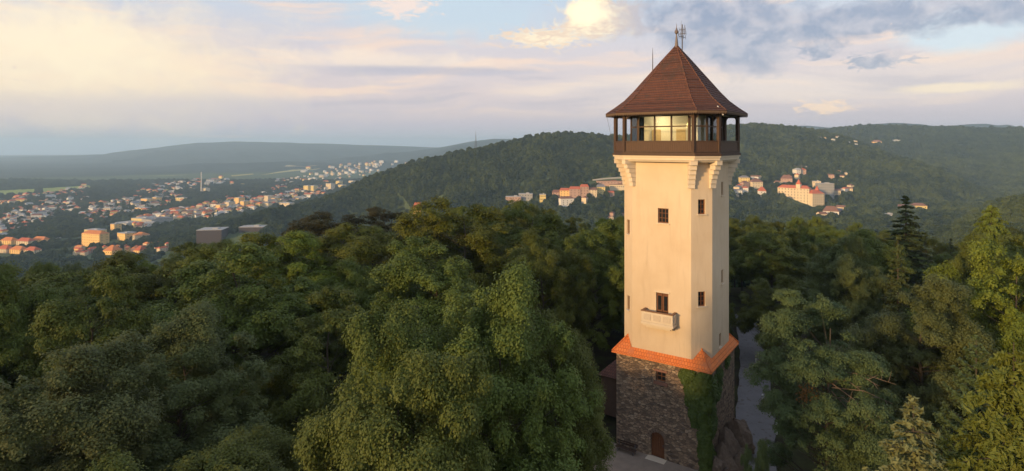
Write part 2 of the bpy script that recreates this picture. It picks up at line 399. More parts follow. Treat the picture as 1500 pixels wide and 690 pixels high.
def build_terrain():
    azs = np.concatenate([np.linspace(-180, -52, 90, endpoint=False), np.linspace(-52, 52, 560, endpoint=False), np.linspace(52, 180, 90, endpoint=False)])
    rs = np.concatenate([[0.0], np.geomspace(6, 16000, 300)])
    A, Rr = np.meshgrid(np.radians(azs), rs); X = Rr * np.sin(A); Y = Rr * np.cos(A)
    V = np.stack([X, Y, height(X, Y)], -1).reshape(-1, 3)
    n, m = len(rs), len(azs)
    i, j = np.meshgrid(np.arange(n - 1), np.arange(m), indexing='ij'); j2 = (j + 1) % m
    F = np.stack([i * m + j, i * m + j2, (i + 1) * m + j2, (i + 1) * m + j], -1).reshape(-1, 4)[:, ::-1]
    def fn(q):
        g = q.node('ShaderNodeNewGeometry').outputs['Position']
        near = q.mix(q.smooth(q.noise(g, .4, 6), .35, .65), (.035, .027, .017, 1), (.055, .06, .02, 1))
        v = q.node('ShaderNodeTexVoronoi'); v.inputs['Scale'].default_value = .0042; q.l.new(scaled(q, g, (1, .55, 0)), v.inputs['Vector'])
        s = q.node('ShaderNodeSeparateColor'); q.l.new(v.outputs['Color'], s.inputs[0])
        fld = q.ramp(s.outputs[0], [(0, (.16, .20, .055, 1)), (.35, (.21, .25, .07, 1)), (.6, (.14, .17, .06, 1)), (.8, (.34, .31, .11, 1)), (1, (.17, .20, .07, 1))], 'CONSTANT')
        fld = q.mix(q.smooth(q.noise(g, .0016, 5), .58, .7), (.08, .105, .04, 1), fld)
        fld = q.mix(q.m('MULTIPLY', q.smooth(q.noise(g, .02, 4), .55, .68), .6), fld, (.05, .07, .026, 1))
        ln = q.node('ShaderNodeVectorMath', operation='LENGTH'); q.l.new(g, ln.inputs[0])
        c = q.mix(q.smooth(ln.outputs['Value'], 250, 900), near, fld)
        c = q.mix(q.smooth(ln.outputs['Value'], 4700, 5300), c, q.mix(q.smooth(q.noise(g, .0018, 4), .4, .62), (.010, .017, .016, 1), (.024, .032, .026, 1)))
        return pbsdf(q, c, .95, .1, q.noise(g, .25, 5), .4, .3)
    o = link('ground', np_mesh('ground', V, F, mat('forest_floor_and_fields', fn), smooth=True)); tag(o, kind='structure')
build_terrain()

# ------------------------------------------------------------------ the tower
TX, TY, TH = 15.21, 53.64, .61
def tw(a, b):                                              # tower frame -> world
    c, s = math.cos(TH), math.sin(TH); return TX + a * c + b * s, TY - a * s + b * c
def on_front(u, h):                                        # local a where the pixel column u meets the face b = -h
    t = (u - CU) / FOC; c, s = math.cos(TH), math.sin(TH)
    return (t * (TY - h * c) - TX + h * s) / (c + t * s)
def on_right(u, h):                                        # local b where the pixel column u meets the face a = +h
    t = (u - CU) / FOC; c, s = math.cos(TH), math.sin(TH)
    return (t * (TY - h * s) - TX - h * c) / (s - t * c)
def zz(v, a, b): return CAMZ - (v - HV) / FOC * tw(a, b)[1]
def octa(h, ch): return [(-h + ch, -h), (h - ch, -h), (h, -h + ch), (h, h - ch), (h - ch, h), (-h + ch, h), (-h, h - ch), (-h, -h + ch)]
H, CH = 4.0, 1.36
def wall_open(mb, p0, p1, z0, z1, ops, depth, mi=0):
    """a wall from p0 to p1 (outside on its right hand) with openings (s0, s1, zb, zt)"""
    p0 = Vector(p0); p1 = Vector(p1); d = (p1 - p0); L = d.length; d /= L; n = Vector((d.y, -d.x))
    P = lambda s, z, k=0: (p0.x + d.x * s - n.x * k, p0.y + d.y * s - n.y * k, z)
    xs = sorted({0, L, *[o[0] for o in ops], *[o[1] for o in ops]}); zs = sorted({z0, z1, *[o[2] for o in ops], *[o[3] for o in ops]})
    for a, b in zip(xs, xs[1:]):
        for c, e in zip(zs, zs[1:]):
            mx, mz = (a + b) / 2, (c + e) / 2
            if any(o[0] < mx < o[1] and o[2] < mz < o[3] for o in ops): continue
            mb.face([P(a, c), P(b, c), P(b, e), P(a, e)], mi)
    for s0, s1, zb, zt in ops:
        mb.face([P(s0, zb), P(s0, zb, depth), P(s0, zt, depth), P(s0, zt)], mi); mb.face([P(s1, zt), P(s1, zt, depth), P(s1, zb, depth), P(s1, zb)], mi)
        mb.face([P(s0, zb), P(s1, zb), P(s1, zb, depth), P(s0, zb, depth)], mi); mb.face([P(s0, zt, depth), P(s1, zt, depth), P(s1, zt), P(s0, zt)], mi)
class Face:
    """a vertical face of the tower: place(s, k, z) gives local coordinates; s along, k outwards"""
    def __init__(s, p0, p1):
        s.p0 = Vector(p0); d = Vector(p1) - s.p0; s.L = d.length; s.d = d / s.L; s.n = Vector((s.d.y, -s.d.x)); s.rz = math.atan2(s.d.y, s.d.x)
    def P(s, a, k, z): return (s.p0.x + s.d.x * a + s.n.x * k, s.p0.y + s.d.y * a + s.n.y * k, z)
    def box(s, mb, a, k, z, w, t, h, mi=0): return mb.box(s.P(a, k, z), (w, t, h), s.rz, mi)
def window(F, parent, s0, s1, zb, zt, depth, nx=2, nz=2, glass=None, frame=None, sill=True):
    """frame with bars as one part, its glass pane and sill as sub-parts"""
    fw = .085; w = s1 - s0; h = zt - zb; m = (s0 + s1) / 2; zm = (zb + zt) / 2; k = -depth + .05
    f = MB()
    for a in (s0 + fw / 2, s1 - fw / 2): F.box(f, a, k, zm, fw, .08, h)
    for z in (zb + fw / 2, zt - fw / 2): F.box(f, m, k, z, w - 2 * fw, .076, fw)
    for i in range(1, nx): F.box(f, s0 + w * i / nx, k, zm, .05, .07, h - 2 * fw)
    for i in range(1, nz): F.box(f, m, k + .004, zb + h * i / nz, w - 2 * fw, .066, .045)
    fo = f.build('window', frame or BROWN, parent)
    g = MB(); F.box(g, m, k - .02, zm, w - fw, .012, h - fw); g.build('pane', glass or DGLASS, fo)
    if sill:
        b = MB(); F.box(b, m, .03, zb - .045, w + .2, .16, .08); b.build('sill', TRIM, fo)
    return fo

tower = empty('lookout_tower', 'tall cream octagonal lookout tower on a square stone base with a red tiled pointed roof', 'tower', (TX, TY, 0), -TH)
def build_tower():
    BH = 4.12; ZS = 7.75                                   # stone base half width, its top
    # ---- base with a door and a small window in the front face
    da = on_front(963, BH); dw = .62; dz0 = -.95; dz1 = zz(633, da, -BH)
    wa = on_front(968, BH); wz = zz(552, wa, -BH)
    mb = MB(); F0 = Face((-BH, -BH), (BH, -BH))
    bt = .16                                               # batter at the foot of the wall
    wall_open(mb, (-BH, -BH), (BH, -BH), -2.4, ZS, [(da + BH - dw, da + BH + dw, -1.0, dz1 - .02), (wa + BH - .42, wa + BH + .42, wz - .42, wz + .42)], .35)
    for a, b in (((BH, -BH), (BH, BH)), ((BH, BH), (-BH, BH)), ((-BH, BH), (-BH, -BH))): wall_open(mb, a, b, -2.4, ZS, [], .1)
    # arch over the door: stones set proud of the wall
    base = mb.build('stone_base', STONE, tower)
    rad = dw; vb = MB()
    for i in range(9):
        t0, t1 = math.pi * i / 9 + .02, math.pi * (i + 1) / 9 - .02
        pts = [(da + math.cos(t) * r, dz1 - .62 + math.sin(t) * r) for t, r in ((t0, rad), (t1, rad), (t1, rad + .3), (t0, rad + .3))]
        fr = [(p[0], -BH - .05, p[1]) for p in pts]; bk = [(p[0], -BH + .1, p[1]) for p in pts]
        vb.face(fr[::-1])
        for k in range(4): vb.face([fr[k], fr[(k + 1) % 4], bk[(k + 1) % 4], bk[k]])
    vb.build('door_arch', plain('arch_stone', (.20, .14, .10), .9, .2, .3, 5), base)
    # spandrels closing the corners of the opening above the arch
    sp = MB(); N = 8
    for sgn in (-1, 1):
        for i in range(N):
            t0, t1 = math.pi / 2 * i / N, math.pi / 2 * (i + 1) / N
            a0, a1 = da + sgn * math.cos(t0) * rad, da + sgn * math.cos(t1) * rad
            z0, z1 = dz1 - .62 + math.sin(t0) * rad, dz1 - .62 + math.sin(t1) * rad
            q = [(a0, -BH - .004, z0), (a1, -BH - .004, z1), (a1, -BH - .004, dz1), (a0, -BH - .004, dz1)]
            sp.face(q if sgn < 0 else q[::-1])
    sp.build('spandrel', STONE, base)
    db = MB()
    for i in range(6): F0.box(db, da + BH - dw + (i + .5) * dw / 3, -.26, (dz0 + dz1) / 2 - .05, dw / 3 - .012, .06, dz1 - dz0 + .1)
    door = db.build('door', BROWN, tower)
    hb = MB(); F0.box(hb, da + BH + dw - .18, -.20, .15, .04, .07, .22); hb.build('handle', IRON, door)
    st = MB(); F0.box(st, da + BH, .35, -.97, 1.7, .8, .2); st.build('doorstep', TRIM, tower)
    window(F0, tower, wa + BH - .42, wa + BH + .42, wz - .42, wz + .42, .3, 2, 2, sill=False)
    RS = plain('red_sandstone', (.26, .13, .09), .9, .2, .2, 5)
    sb = MB(); F0.box(sb, wa + BH, .04, wz - .58, 1.25, .12, .28); sb.build('stone_sill', RS, tower)
    sb = MB(); F0.box(sb, wa + BH, .035, wz + .52, 1.2, .1, .18); sb.build('stone_lintel', RS, tower)
    # ---- orange tiled skirt roof with a hip at each corner
    S = 4.42; zs = 7.62
    k = MB(); inner = 3.99
    sq = lambda h: [(-h, -h), (h, -h), (h, h), (-h, h)]
    k.prism(sq(S), zs, zs + .62, 0, sq(inner), caps=False); k.face([(p[0], p[1], zs - .004) for p in reversed(sq(S))])
    k.prism(sq(S + .03), zs - .10, zs - .008)
    for sx in (-1, 1):
        for sy in (-1, 1):
            P = (sx * 3.30, sy * 3.30, zs + 1.42); Cn = (sx * (S + .01), sy * (S + .01), zs + .012)
            Q1 = (sx * 2.35, sy * (S + .01), zs + .012); Q2 = (sx * (S + .01), sy * 2.35, zs + .012)
            Ra = (sx * 2.45, sy * 3.9, zs + .66); Rb = (sx * 3.9, sy * 2.45, zs + .66)
            fl = sx * sy < 0
            for tri in ((P, Q1, Cn), (P, Cn, Q2)): k.face(tri if fl else tri[::-1])
    sk = k.build('skirt_roof', SKIRT, tower)
    for sx in (-1, 1):
        for sy in (-1, 1):
            rid = MB(); rid.tube([(sx * 3.30, sy * 3.30, zs + 1.45), (sx * S, sy * S, zs + .05)], .075, 6); rid.build('hip_tiles', SKIRT, sk)
    # ---- shaft
    Z0, Z1 = 7.9, 25.05
    O = octa(H, CH); sh = MB(); nxt = lambda i: O[(i + 1) % 8]
    FF = [Face(O[i], nxt(i)) for i in range(8)]            # 0 front, 1 chamfer right, 2 right, 7 chamfer left
    ops = {i: [] for i in range(8)}; wins = []
    def add(i, s, z, w, h, nx, nz): ops[i].append((s - w / 2, s + w / 2, z - h / 2, z + h / 2)); wins.append((i, s - w / 2, s + w / 2, z - h / 2, z + h / 2, nx, nz))
    a = on_front(971.5, H); add(0, a + H - CH, zz(316, a, -H), .95, 1.28, 3, 3)
    bd = on_front(970, H); bz = zz(461, bd, -H); ops[0].append((bd + H - CH - .55, bd + H - CH + .55, bz - .55, zz(429, bd, -H)))
    mid = FF[1].L / 2; mc = (H - CH / 2, -H + CH / 2)
    for v in (303, 438): add(1, mid, zz(v, *mc), .66, 1.25, 2, 3)
    for v, u in ((276, 1058), (405, 1058), (498, 1055)):
        b = on_right(u, H); add(2, max(.8, min(FF[2].L - .8, b + H - CH)), zz(v, H, b), .62, 1.2, 2, 3)
    for v in (332, 443): add(7, FF[7].L / 2, zz(v, -H + CH / 2, -H + CH / 2), .62, 1.3, 2, 3)
    for i in (3, 4, 5, 6): add(i, FF[i].L / 2, 20, .66, 1.25, 2, 3); add(i, FF[i].L / 2, 13, .66, 1.25, 2, 3)
    for i in range(8): wall_open(sh, O[i], nxt(i), Z0, Z1, ops[i], .28)
    sh.face([(p[0], p[1], Z1) for p in O])
    sh.build('shaft', PLASTER, tower)
    for i, s0, s1, zb, zt, nx, nz in wins: window(FF[i], tower, s0, s1, zb, zt, .22, nx, nz)
    # ---- balcony and its door
    F = FF[0]; s = bd + H - CH; zt = zz(429, bd, -H); zb = bz - .55
    d = MB()
    for q in (-1, 1):
        F.box(d, s + q * .27, -.17, (zb + zt) / 2, .50, .07, zt - zb - .06)
    dd = d.build('balcony_door', BROWN, tower)
    g = MB()
    for q in (-1, 1): F.box(g, s + q * .27, -.13, (zb + zt) / 2 + .3, .30, .02, (zt - zb) * .5)
    g.build('pane', DGLASS, dd)
    tb = MB(); F.box(tb, s, .02, zt + .06, 1.35, .12, .12); tb.build('door_head', TRIM, dd)
    b0, b1 = on_front(941, H + .6), on_front(988, H + .6); cw = b1 - b0; s = (b0 + b1) / 2 + H - CH; fz = zb - .02; D = .95
    bal = empty('balcony', None, None); bal.parent = tower
    m = MB(); F.box(m, s, D / 2, fz - .10, cw, D, .2); F.box(m, s, D / 2 - .06, fz - .28, cw - .3, D - .12, .16); F.box(m, s, D / 2 - .14, fz - .44, cw - .7, D - .28, .16); m.build('balcony_floor', TRIM, bal)
    m = MB()
    F.box(m, s, D - .09, fz + .45, cw - .1, .14, .88)
    for q in (-1, 1): F.box(m, s + q * (cw / 2 - .11), (D - .17) / 2, fz + .45, .14, D - .17, .876)
    p = m.build('parapet', TRIM, bal)
    PS = plain('panel_stone', (.62, .50, .36), .8, .2, .15, 6)
    for q in (-1, 0, 1): m = MB(); F.box(m, s + q * cw * .3, D - .005, fz + .45, cw * .22, .04, .5); m.build('relief_panel', PS, p)
    for q in (-1, 1): m = MB(); F.box(m, s + q * (cw / 2 - .02), D / 2 - .04, fz + .45, .05, .45, .5); m.build('relief_panel', PS, p)
    m = MB(); F.box(m, s, D - .09, fz + .93, cw + .02, .2, .09)
    for q in (-1, 1): F.box(m, s + q * (cw / 2 - .11), (D - .2) / 2, fz + .93, .2, D - .2, .088)
    m.build('coping', plain('brown_coping', (.24, .13, .07), .7, .3, .2, 6), bal)
    # ---- corbels under the gallery
    G = 4.72; CG = CH * G / H
    OG = octa(G, CG)
    for i in range(8):
        v = Vector(O[i]); w = Vector(OG[i]); dr = (w - v); L = dr.length + .05; dr.normalize(); rz = math.atan2(dr.y, dr.x)
        m = MB(); n = 6
        for j in range(n):
            z0 = 22.6 + j * .395; ln = .14 + (L - .14) * (j / (n - 1)) ** 1.5
            c = v + dr * (ln / 2 - .12)
            m.box((c.x, c.y, z0 + .2), (ln + .24, .56, .36), rz); m.box((c.x + dr.x * .02, c.y + dr.y * .02, z0 + .372), (ln + .27, .60, .045), rz)
        m.build('corbel', TRIM, tower)
    m = MB(); e = octa(G + .06, CG + .02)
    m.prism(octa(G - .12, CG - .05), 24.82, 25.0, 0, octa(G, CG)); m.prism(e, 25.0, 25.22); m.prism(octa(G + .16, CG + .05), 25.224, 25.36)
    m.build('cornice', TRIM, tower)
    # ---- gallery: deck, boarded rail, posts with brackets
    m = MB(); m.prism(octa(G + .22, CG + .08), 25.364, 25.52); m.prism(octa(G + .1, CG + .04), 25.524, 25.64); m.build('deck', WOOD, tower)
    GR = G + .02; OR = octa(GR, CG + .01)
    rail_z0, rail_z1, post_z1 = 25.644, 26.62, 29.05
    for i in range(8):
        f = Face(OR[i], OR[(i + 1) % 8])
        m = MB(); f.box(m, f.L / 2, -.06, (rail_z0 + rail_z1) / 2 - .04, f.L - .02, .06, rail_z1 - rail_z0 - .1); r = m.build('rail_boarding', WOODB, tower)
        m = MB(); f.box(m, f.L / 2, -.055, rail_z1 - .02, f.L - .04, .16, .09); f.box(m, f.L / 2, -.02, rail_z0 + .08, f.L - .04, .10, .12); m.build('handrail', WOOD, r)
        m = MB(); m.box((OR[i][0] * .985, OR[i][1] * .985, (rail_z0 + post_z1) / 2), (.27, .27, post_z1 - rail_z0), f.rz + R(22.5) if i % 2 else f.rz - R(22.5)); m.build('post', WOOD, tower)
        m = MB(); f.box(m, f.L / 2, -.08, post_z1 - .12, f.L - .3, .16, .22)
        # knee braces cut as curved gussets
        bs = min(.75, f.L * .33)
        for q in (0, 1):
            N = 6
            arc = [(bs * (1 - math.sin(t)), bs * (1 - math.cos(t)) ) for t in [math.pi / 2 * k / N for k in range(N + 1)]]
            for k in range(N):
                (x0, y0), (x1, y1) = arc[k], arc[k + 1]
                za, zb_ = post_z1 - .2 - y0, post_z1 - .2 - y1
                A = [(x0, za), (x1, zb_), (x1, post_z1 - .2), (x0, post_z1 - .2)]
                P_ = lambda s_, kk, z: f.P(.1 + s_ if q == 0 else f.L - .1 - s_, kk, z)
                fr = [P_(x, -.03, z) for x, z in A]; bk = [P_(x, -.13, z) for x, z in A]
                m.face(fr); m.face(bk[::-1])
                m.face([fr[0], fr[1], bk[1], bk[0]])
        m.build('eave_beam', WOOD, tower)
    # ---- glazed cabin inside the gallery
    CB = 3.55; CC = CH * CB / H; OC = octa(CB, CC); cz0, cz1 = 25.644, 28.95
    for i in range(8):
        f = Face(OC[i], OC[(i + 1) % 8]); n = 3 if i % 2 == 0 else 1
        m = MB(); f.box(m, f.L / 2, -.06, cz0 + .42, f.L - .02, .1, .84); m.build('cabin_panel', WOODB, tower)
        m = MB()
        for k in range(n + 1): f.box(m, .07 + (f.L - .14) * k / n, -.06, (cz0 + .84 + cz1) / 2, .13, .12, cz1 - cz0 - .84)
        for z in (cz0 + .90, cz0 + 2.25, cz1 - .08): f.box(m, f.L / 2, -.062, z, f.L - .02, .1, .11)
        w = m.build('cabin_window', WOOD, tower)
        m = MB(); f.box(m, f.L / 2, -.065, (cz0 + .84 + cz1) / 2, f.L - .12, .012, cz1 - cz0 - .9); m.build('pane', GLASS, w)
    m = MB(); m.prism(octa(CB - .16, CC - .08), cz0 + .002, cz0 + .03); fl = m.build('cabin_floor', BROWN, tower)
    m = MB(); m.box((-.2, .5, (cz0 + cz1) / 2), (5.0, 3.2, cz1 - cz0 - .1)); co = m.build('stair_core', CREAMIN, tower)
    PD = plain('pale_door', (.55, .40, .2), .6, .3, .15, 5)
    for x in (-1.5, .8): m = MB(); m.box((x, -1.13, cz0 + 1.05), (.85, .06, 2.0)); m.build('core_door', PD, co)
    m = MB(); m.prism(octa(GR - .2, CG - .06), post_z1 - .09, post_z1 - .02); m.build('ceiling_boards', CREAMIN, tower)
    m = MB(); m.lathe([(.02, 28.35), (.05, 28.3), (.24, 27.85), (.22, 27.84), (.03, 28.2)], (1.9, -2.4), 14); lp = m.build('pendant_lamp', LAMP, tower)
    m = MB(); m.tube([(1.9, -2.4, 28.3), (1.9, -2.4, 29)], .012, 5); m.build('cord', IRON, lp)
    for nm, loc, e in (('lamp_and_fill_light', (1.9, -2.4, 27.75), 28), ('lamp_and_fill_light', (-.9, -2.3, 28.4), 90)):  # first at the pendant lamp, second an added fill with no lamp
        L = bpy.data.lights.new(nm, 'POINT'); L.energy = e; L.color = (1, .82, .55); L.shadow_soft_size = .15
        lo = bpy.data.objects.new(nm, L); COL.objects.link(lo); lo.parent = tower; lo.location = loc
    # ---- roof
    prof = [(5.42, 29.10), (4.75, 29.62), (4.0, 30.28), (3.3, 31.12), (2.65, 32.0), (1.9, 33.0), (1.12, 34.05), (.5, 34.85), (.09, 35.4)]
    m = MB(); along = 0; cum = [0]
    for (h0, z0), (h1, z1) in zip(prof, prof[1:]): cum.append(cum[-1] + math.hypot(h0 - h1, z1 - z0))
    nc = 27; cs_ = [cum[-1] * i / nc for i in range(nc + 1)]; hs = np.interp(cs_, cum, [p[0] for p in prof]); zs_ = np.interp(cs_, cum, [p[1] for p in prof])
    for k in range(nc):                                    # one overlapping course of tiles after another
        h0, z0, h1, z1 = hs[k] + .035, zs_[k] + .045, hs[k + 1], zs_[k + 1]
        A, B, A0 = octa(h0, h0 * CH / H), octa(h1, h1 * CH / H), octa(hs[k], hs[k] * CH / H)
        for i in range(8):
            j = (i + 1) % 8; w0 = (Vector(A[j]) - Vector(A[i])).length / 2; w1 = (Vector(B[j]) - Vector(B[i])).length / 2
            m.face([(*A[i], z0), (*A[j], z0), (*B[j], z1), (*B[i], z1)], 0, [(-w0 + i * 7.1, cs_[k]), (w0 + i * 7.1, cs_[k]), (w1 + i * 7.1, cs_[k + 1]), (-w1 + i * 7.1, cs_[k + 1])])
            m.face([(*A0[i], zs_[k] - .02), (*A0[j], zs_[k] - .02), (*A[j], z0), (*A[i], z0)], 0, [(-w0, cs_[k])] * 4)
    rf = m.build('roof', ROOF, tower)
    for i in range(8):
        m = MB(); m.tube([(*octa(h, h * CH / H)[i], z + .02) for h, z in prof], .065, 6); m.build('hip_tiles', ROOF, rf)
    E_ = octa(5.42, 5.42 * CH / H); E2 = octa(4.5, 4.5 * CH / H)
    m = MB()
    m.prism(octa(5.36, 5.36 * CH / H), 28.98, 29.09, caps=False); m.prism(octa(5.36, 5.36 * CH / H), 28.98, 28.99)
    m.build('soffit', WOOD, rf)
    m = MB()
    for i in range(8):                                     # toothed fascia board
        f = Face(E_[i], E_[(i + 1) % 8]); n = max(6, int(f.L / .17)); w = f.L / n
        f.box(m, f.L / 2, .012, 29.02, f.L, .04, .15)
        for k in range(n):
            m.face([f.P((k + .08) * w, .03, 28.947), f.P((k + .5) * w, .03, 28.80), f.P((k + .92) * w, .03, 28.947)]); m.face([f.P((k + .92) * w, .0, 28.947), f.P((k + .5) * w, .0, 28.80), f.P((k + .08) * w, .0, 28.947)])
    m.build('fascia', plain('grey_brown_board', (.13, .085, .055), .8, .2, .35, 5), rf)
    m = MB(); p = Vector(E_[2]) * .93
    m.tube([(p.x - .35, p.y - .25, 29.5), (p.x + .18, p.y - .42, 28.72)], .055, 6); m.build('rain_spout', plain('zinc', (.5, .47, .44), .4, .5, .1, 6), rf)
    # ---- spire, antenna mast, lightning rod
    m = MB(); m.lathe([(.26, 35.1), (.17, 35.5), (.11, 36.0), (.07, 36.35), (.05, 36.5), (.16, 36.62), (.19, 36.75), (.10, 36.93), (.03, 37.15), (.012, 37.5)], n=10); m.build('finial', plain('weathered_lead', (.15, .12, .115), .5, .4, .25, 6), tower)
    m = MB(); x0, y0 = .55, -.05
    m.tube([(x0, y0, 34.6), (x0, y0, 37.35)], .05, 6)
    for z, w, ang in ((36.5, .7, 0), (36.2, .9, 1.2), (36.85, .55, .5), (35.9, .5, 2.0)):
        dx, dy = math.cos(ang), math.sin(ang); m.tube([(x0 - dx * w / 2, y0 - dy * w / 2, z), (x0 + dx * w / 2, y0 + dy * w / 2, z)], .03, 5)
        for t in (-.5, -.2, .2, .5): m.tube([(x0 + dx * w * t, y0 + dy * w * t, z - .18), (x0 + dx * w * t, y0 + dy * w * t, z + .2)], .018, 4)
    m.tube([(x0 + .3, y0 - .2, 36.3), (x0 + .3, y0 - .2, 37.2)], .025, 6); m.tube([(x0 - .15, y0 + .15, 36.2), (x0 - .15, y0 + .15, 37.7)], .012, 5)
    m.build('antenna_mast', IRON, tower)
    m = MB(); m.tube([(-1.95, -.9, 32.2), (-1.95, -.9, 34.5), (-1.95, -.9, 35.3)], [.05, .035, .012], 6); m.build('lightning_rod', IRON, tower)
    m = MB()
    c0 = Vector(E_[7]) * .99
    m.tube([(c0.x, c0.y, 28.98), (OG[7][0], OG[7][1] - .3, 25.9)], .012, 4); m.build('earthing_wire', IRON, tower)
build_tower()

# ------------------------------------------------------------------ round the foot of the tower
def sheet(name, pts, widths, m, lift, kind='structure', sub=6):
    """a strip draped over the ground"""
    P = [Vector((x, y)) for x, y in pts]; Q = []; Wd = []
    for i in range(len(P) - 1):
        p0, p1, p2, p3 = P[max(i - 1, 0)], P[i], P[i + 1], P[min(i + 2, len(P) - 1)]
        for k in range(sub):
            t = k / sub
            Q.append(.5 * ((2 * p1) + (p2 - p0) * t + (2 * p0 - 5 * p1 + 4 * p2 - p3) * t * t + (3 * p1 - p0 - 3 * p2 + p3) * t ** 3)); Wd.append(widths[i] * (1 - t) + widths[i + 1] * t)
    Q.append(P[-1]); Wd.append(widths[-1]); V = []; n = 7
    for i, p in enumerate(Q):
        d = (Q[min(i + 1, len(Q) - 1)] - Q[max(i - 1, 0)]).normalized(); nn = Vector((-d.y, d.x))
        for k in range(n):
            e = p + nn * Wd[i] * (k / (n - 1) - .5) * (1 + .05 * math.sin(i * 1.7 + k)); V.append((e.x, e.y, hgt(e.x, e.y) + lift))
    F = [(i * n + k, i * n + k + 1, (i + 1) * n + k + 1, (i + 1) * n + k) for i in range(len(Q) - 1) for k in range(n - 1)]
    F = np.array(F)[:, ::-1]
    o = link(name, np_mesh(name, np.array(V), F, m, smooth=True)); tag(o, kind=kind); return o
def m_path(q):
    g = q.node('ShaderNodeNewGeometry').outputs['Position']; n = q.noise(g, .9, 7, .6); f = q.noise(g, 14, 3)
    c = q.mix(n, (.14, .13, .125, 1), (.23, .215, .205, 1)); c = q.mix(q.m('MULTIPLY', q.smooth(q.noise(g, 2.2, 5), .55, .7), .7), c, (.09, .065, .04, 1))
    return pbsdf(q, c, .95, .15, f, .3, .02)
MPATH = mat('gravel_path', m_path)
PATHP = [(37, 92), (33.5, 82), (30.6, 73.5), (27.2, 65), (24.3, 58), (21.5, 52), (19.2, 46), (17.5, 40), (16, 34)]
sheet('path', PATHP, [3.0, 3.0, 3.2, 3.4, 3.6, 3.8, 4.0, 4.4, 4.6], MPATH, .22)
f0 = tw(-7, -5.6); f1 = tw(0, -7.2); f2 = tw(6.5, -6.5)
sheet('forecourt', [f0, f1, f2], [3.5, 6.5, 6], plain('trodden_earth', (.30, .235, .175), .95, .1, .35, 1.2), .12)

posts_px = [(1107, 532), (1108.5, 551), (1117, 592), (1127.5, 612), (1137.5, 636)]
def make_post():
    root = empty('bollard', 'x', 'bollard')
    m = MB(); m.lathe([(.085, -.3), (.085, 1.0), (.07, 1.04), (0, 1.05)], n=10); m.build('shaft', WHITEP, root)
    m = MB(); m.lathe([(.087, .72), (.087, .86)], n=10); m.build('band', plain('grey_band', (.25, .24, .23)), root)
    return root
def copy_tree(o, parent=None):
    c = o.copy(); COL.objects.link(c)
    if parent: c.parent = parent
    for ch in o.children: copy_tree(ch, c)
    return c
pp = make_post(); names = ['farthest', 'second farthest', 'middle', 'second nearest', 'nearest']
for i, (u, v) in enumerate(posts_px):
    o = pp if i == 0 else copy_tree(pp)
    d = (CAMZ + 1) * FOC / (v - HV); p = at(u, v, d); p.z = hgt(p.x, p.y) + .02
    o.location = p; o['label'] = f'slim white post at the edge of the gravel path, {names[i]} of five'; o['group'] = 'white posts along the path'

def build_bench():
    d = (CAMZ + 1) * FOC / (672 - HV); x, y = tw(on_front(917, 4.9), -4.9)
    b = empty('bench', 'dark wooden park bench against the stone base left of the door', 'bench', (x, y, hgt(x, y) + .05), -TH)
    m = MB()
    for k in range(3): m.box((0, -.18 + k * .15, .45), (1.9, .12, .05))
    m.build('seat', WOOD, b)
    m = MB()
    for k in range(2): m.box((0, .27 + k * .03, .66 + k * .17), (1.9, .04, .13))
    m.build('backrest', WOOD, b)
    for sx in (-.75, .75):
        m = MB(); m.box((sx, -.2, .21), (.07, .07, .43)); m.box((sx, .24, .42), (.07, .07, .84)); m.box((sx, .02, .40), (.07, .44, .05)); m.build('leg', IRON, b)
build_bench()

def rock(name, seed, r, sq=(1, 1, .8)):
    rng = np.random.default_rng(seed)
    import bmesh
    bm = bmesh.new(); bmesh.ops.create_icosphere(bm, subdivisions=4, radius=1)
    dirs = rng.normal(size=(18, 3)); dirs /= np.linalg.norm(dirs, axis=1)[:, None]; off = rng.uniform(.5, .9, 18)
    for v in bm.verts:
        p = np.array(v.co); s = 1.0 + .10 * math.sin(p[0] * 7 + seed) * math.cos(p[2] * 6) + .05 * math.sin(p[1] * 15 + p[2] * 11)
        for dd, o_ in zip(dirs, off):
            k = p @ dd
            if k > o_: s = min(s, o_ / k)
        p = p * s * (1 + rng.normal() * .02); v.co = Vector(p * r * np.array(sq))
    me = bpy.data.meshes.new(name); bm.to_mesh(me); bm.free(); return me
ROCK = plain('rough_rock', (.17, .125, .09), .95, .15, .55, 3.5)
rk = [(4.8, -3.7, .9), (5.0, -2.6, 1.3), (4.9, -1.0, 1.6), (5.0, .6, 1.7), (5.0, 2.2, 1.5), (4.9, 3.5, 1.2), (5.9, -2.0, .8), (6.0, -.4, .9), (6.1, 1.3, .8), (5.4, -3.4, .6)]
for i, (a, b, r) in enumerate(rk):
    me = rock('boulder', 40 + i, r, (.8, 1.0, 1.5)); me.materials.append(ROCK)
    x, y = tw(a, b); o = link('boulder', me, None, (x, y, hgt(x, y) + r * .35)); o.rotation_euler = (0, 0, i * 1.3)
    tag(o, 'rough brown boulder piled against the right foot of the stone tower base', 'boulder', 'boulders along the tower foot')
def build_kiosk():
    x, y = tw(-6.2, 1.2)
    k = empty('hut', 'small hut with a red tiled roof tucked behind the left side of the tower base', 'hut', (x, y, 0), -TH)
    m = MB(); m.box((0, 0, 1.6), (2.6, 3, 4.0)); m.build('wall', plain('hut_boards', (.12, .07, .045), .8), k)
    m = MB()
    m.face([(-1.6, -1.8, 3.5), (1.6, -1.8, 3.5), (0, 0, 5.1)]); m.face([(1.6, -1.8, 3.5), (1.6, 1.8, 3.5), (0, 0, 5.1)]); m.face([(1.6, 1.8, 3.5), (-1.6, 1.8, 3.5), (0, 0, 5.1)]); m.face([(-1.6, 1.8, 3.5), (-1.6, -1.8, 3.5), (0, 0, 5.1)])
    m.face([(-1.6, 1.8, 3.5), (1.6, 1.8, 3.5), (1.6, -1.8, 3.5), (-1.6, -1.8, 3.5)])
    m.build('roof', ROOF, k)
build_kiosk()

